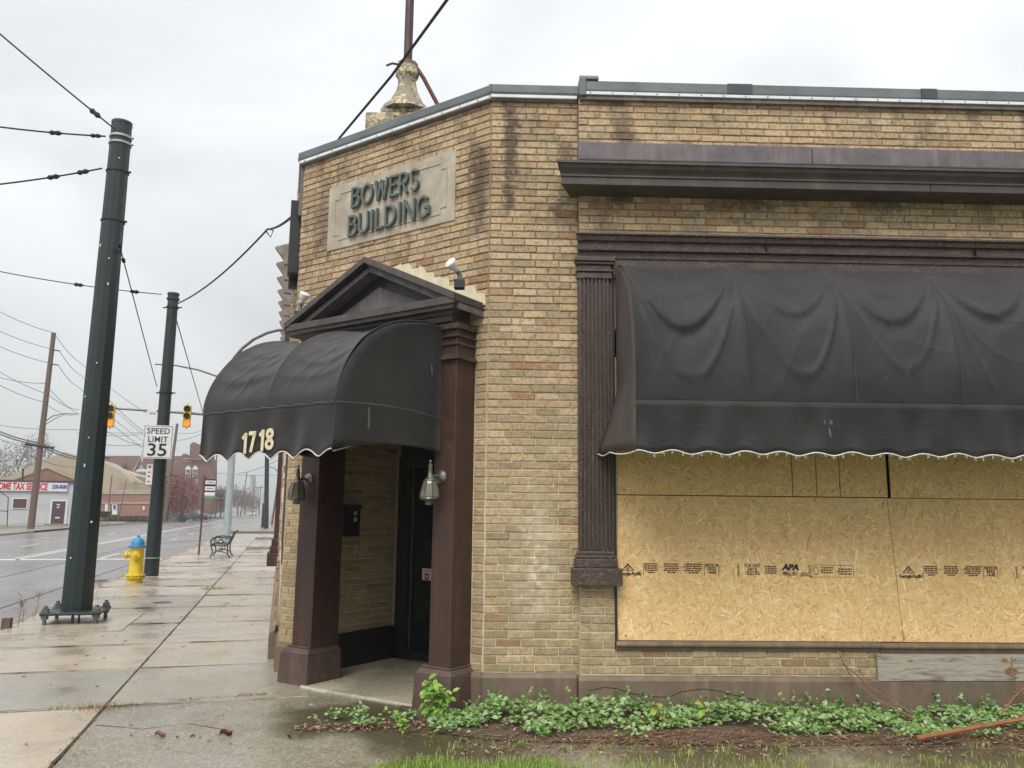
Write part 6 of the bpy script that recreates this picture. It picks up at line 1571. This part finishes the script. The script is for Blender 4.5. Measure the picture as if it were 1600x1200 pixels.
for (s_, t0, h0) in ((-3.35, 12.6, .42), (-3.4, 13.0, .30), (-3.4, 13.5, .36), (-3.35, 16.4, .30), (-3.4, 16.8, .32), (-3.3, 17.2, .26)):
    b = ST(s_, t0, 0); top = b+Z*h0+nT*rnd.uniform(-.08, .08); kd.tube([b, b.lerp(top, .5)+nT*.02, top], .006, 4, .002)
    for q in range(14):
        p = b.lerp(top, rnd.uniform(.25, 1)); kd.tube([p, p+Vector((rnd.uniform(-.10, .10), rnd.uniform(-.05, .05), rnd.uniform(.0, .09)))], .003, 3)
kd.build('dead_weeds', 'dryvine', label='dead twiggy weeds standing along the kerb by the near pole', cat='weeds', kind='stuff')
m = MB(); m.box(lambda a, b, c_: ST(a, c_, b), -3.48, -3.38, 0, .14, 12.35, 12.47); m.build('stub_post', 'pole', label='small broken wooden stub on the kerb left of the near pole', cat='post')
dl = MB()
for k in range(330):
    s_ = rnd.uniform(-3.4, -.1); t0 = 5.5+rnd.random()**1.3*22; P = ST(s_, t0, .004); a = rnd.uniform(0, 6.28)
    if rnd.random() < .45: P = ST(-3.42+rnd.random()*.15, rnd.uniform(11, 36), .004)
    leaf(dl, P, Vector((math.cos(a), math.sin(a), .05)), Z+Vector((rnd.uniform(-.3, .3), rnd.uniform(-.3, .3), 0)), rnd.uniform(.02, .06), rnd.uniform(.01, .03), rnd.random(), .5)
for k in range(120):
    P = WD(rnd.uniform(-2.6, -.4), rnd.uniform(5.4, 7.3), -.006); a = rnd.uniform(0, 6.28)
    leaf(dl, P, Vector((math.cos(a), math.sin(a), .05)), Z+Vector((rnd.uniform(-.3, .3), rnd.uniform(-.3, .3), 0)), rnd.uniform(.012, .035), rnd.uniform(.008, .015), rnd.random(), .5)
dl.build('leaf_scraps', 'litter', label='small scraps of dead leaf scattered over the wet sidewalk', cat='leaf scraps', kind='stuff', fix=False, tones=True)
for (x, y, s_, a, lab) in ((-2.02, 6.05, .085, .3, 'curled dark red dead leaf on the wet concrete, largest one'), (-2.47, 6.0, .075, .1, 'curled pale and brown dead leaf left of the red leaf'), (-1.55, 6.0, .05, 2.0, 'small reddish dead leaf right of the largest red leaf')):
    m = MB()
    d = Vector((math.cos(a), math.sin(a), 0)); leafrows = []
    for i in range(7):
        f = i/6; row = []
        for j in range(5):
            g_ = j/4-.5; wv = s_*.8*math.sin(math.pi*(f*.9+.06))
            row.append(Vector((x, y, .0))+d*s_*(f-.5)+Vector((-d.y, d.x, 0))*wv*g_*.8+Z*(abs(g_)**1.4*s_*.9+.010*math.sin(f*6)+.006))
        leafrows.append(row)
    m.sheet(leafrows); m.tube([leafrows[0][2], leafrows[0][2]-d*s_*.35+Z*.006], .0016, 4)
    m.build('dead_leaf', 'redleaf' if 'pale' not in lab else 'dryvine', label=lab, cat='leaf', group='dead leaves on the near concrete', fix=False)

# ------------------------------------------------------------------ air
hz = MB(); hz.box(WD, -1490, 1490, -290, 1990, -1.2, 22)
hm = bpy.data.materials.new('haze_air'); hm.use_nodes = True; hn = hm.node_tree; hn.nodes.clear()
pv = hn.nodes.new('ShaderNodeVolumePrincipled'); pv.inputs['Color'].default_value = (.93, .94, .96, 1); pv.inputs['Density'].default_value = .0011; pv.inputs['Anisotropy'].default_value = .2
ho_ = hn.nodes.new('ShaderNodeOutputMaterial'); hn.links.new(pv.outputs[0], ho_.inputs['Volume'])
hz.build('haze', hm, kind='stuff', loc=(0, 0, 0))
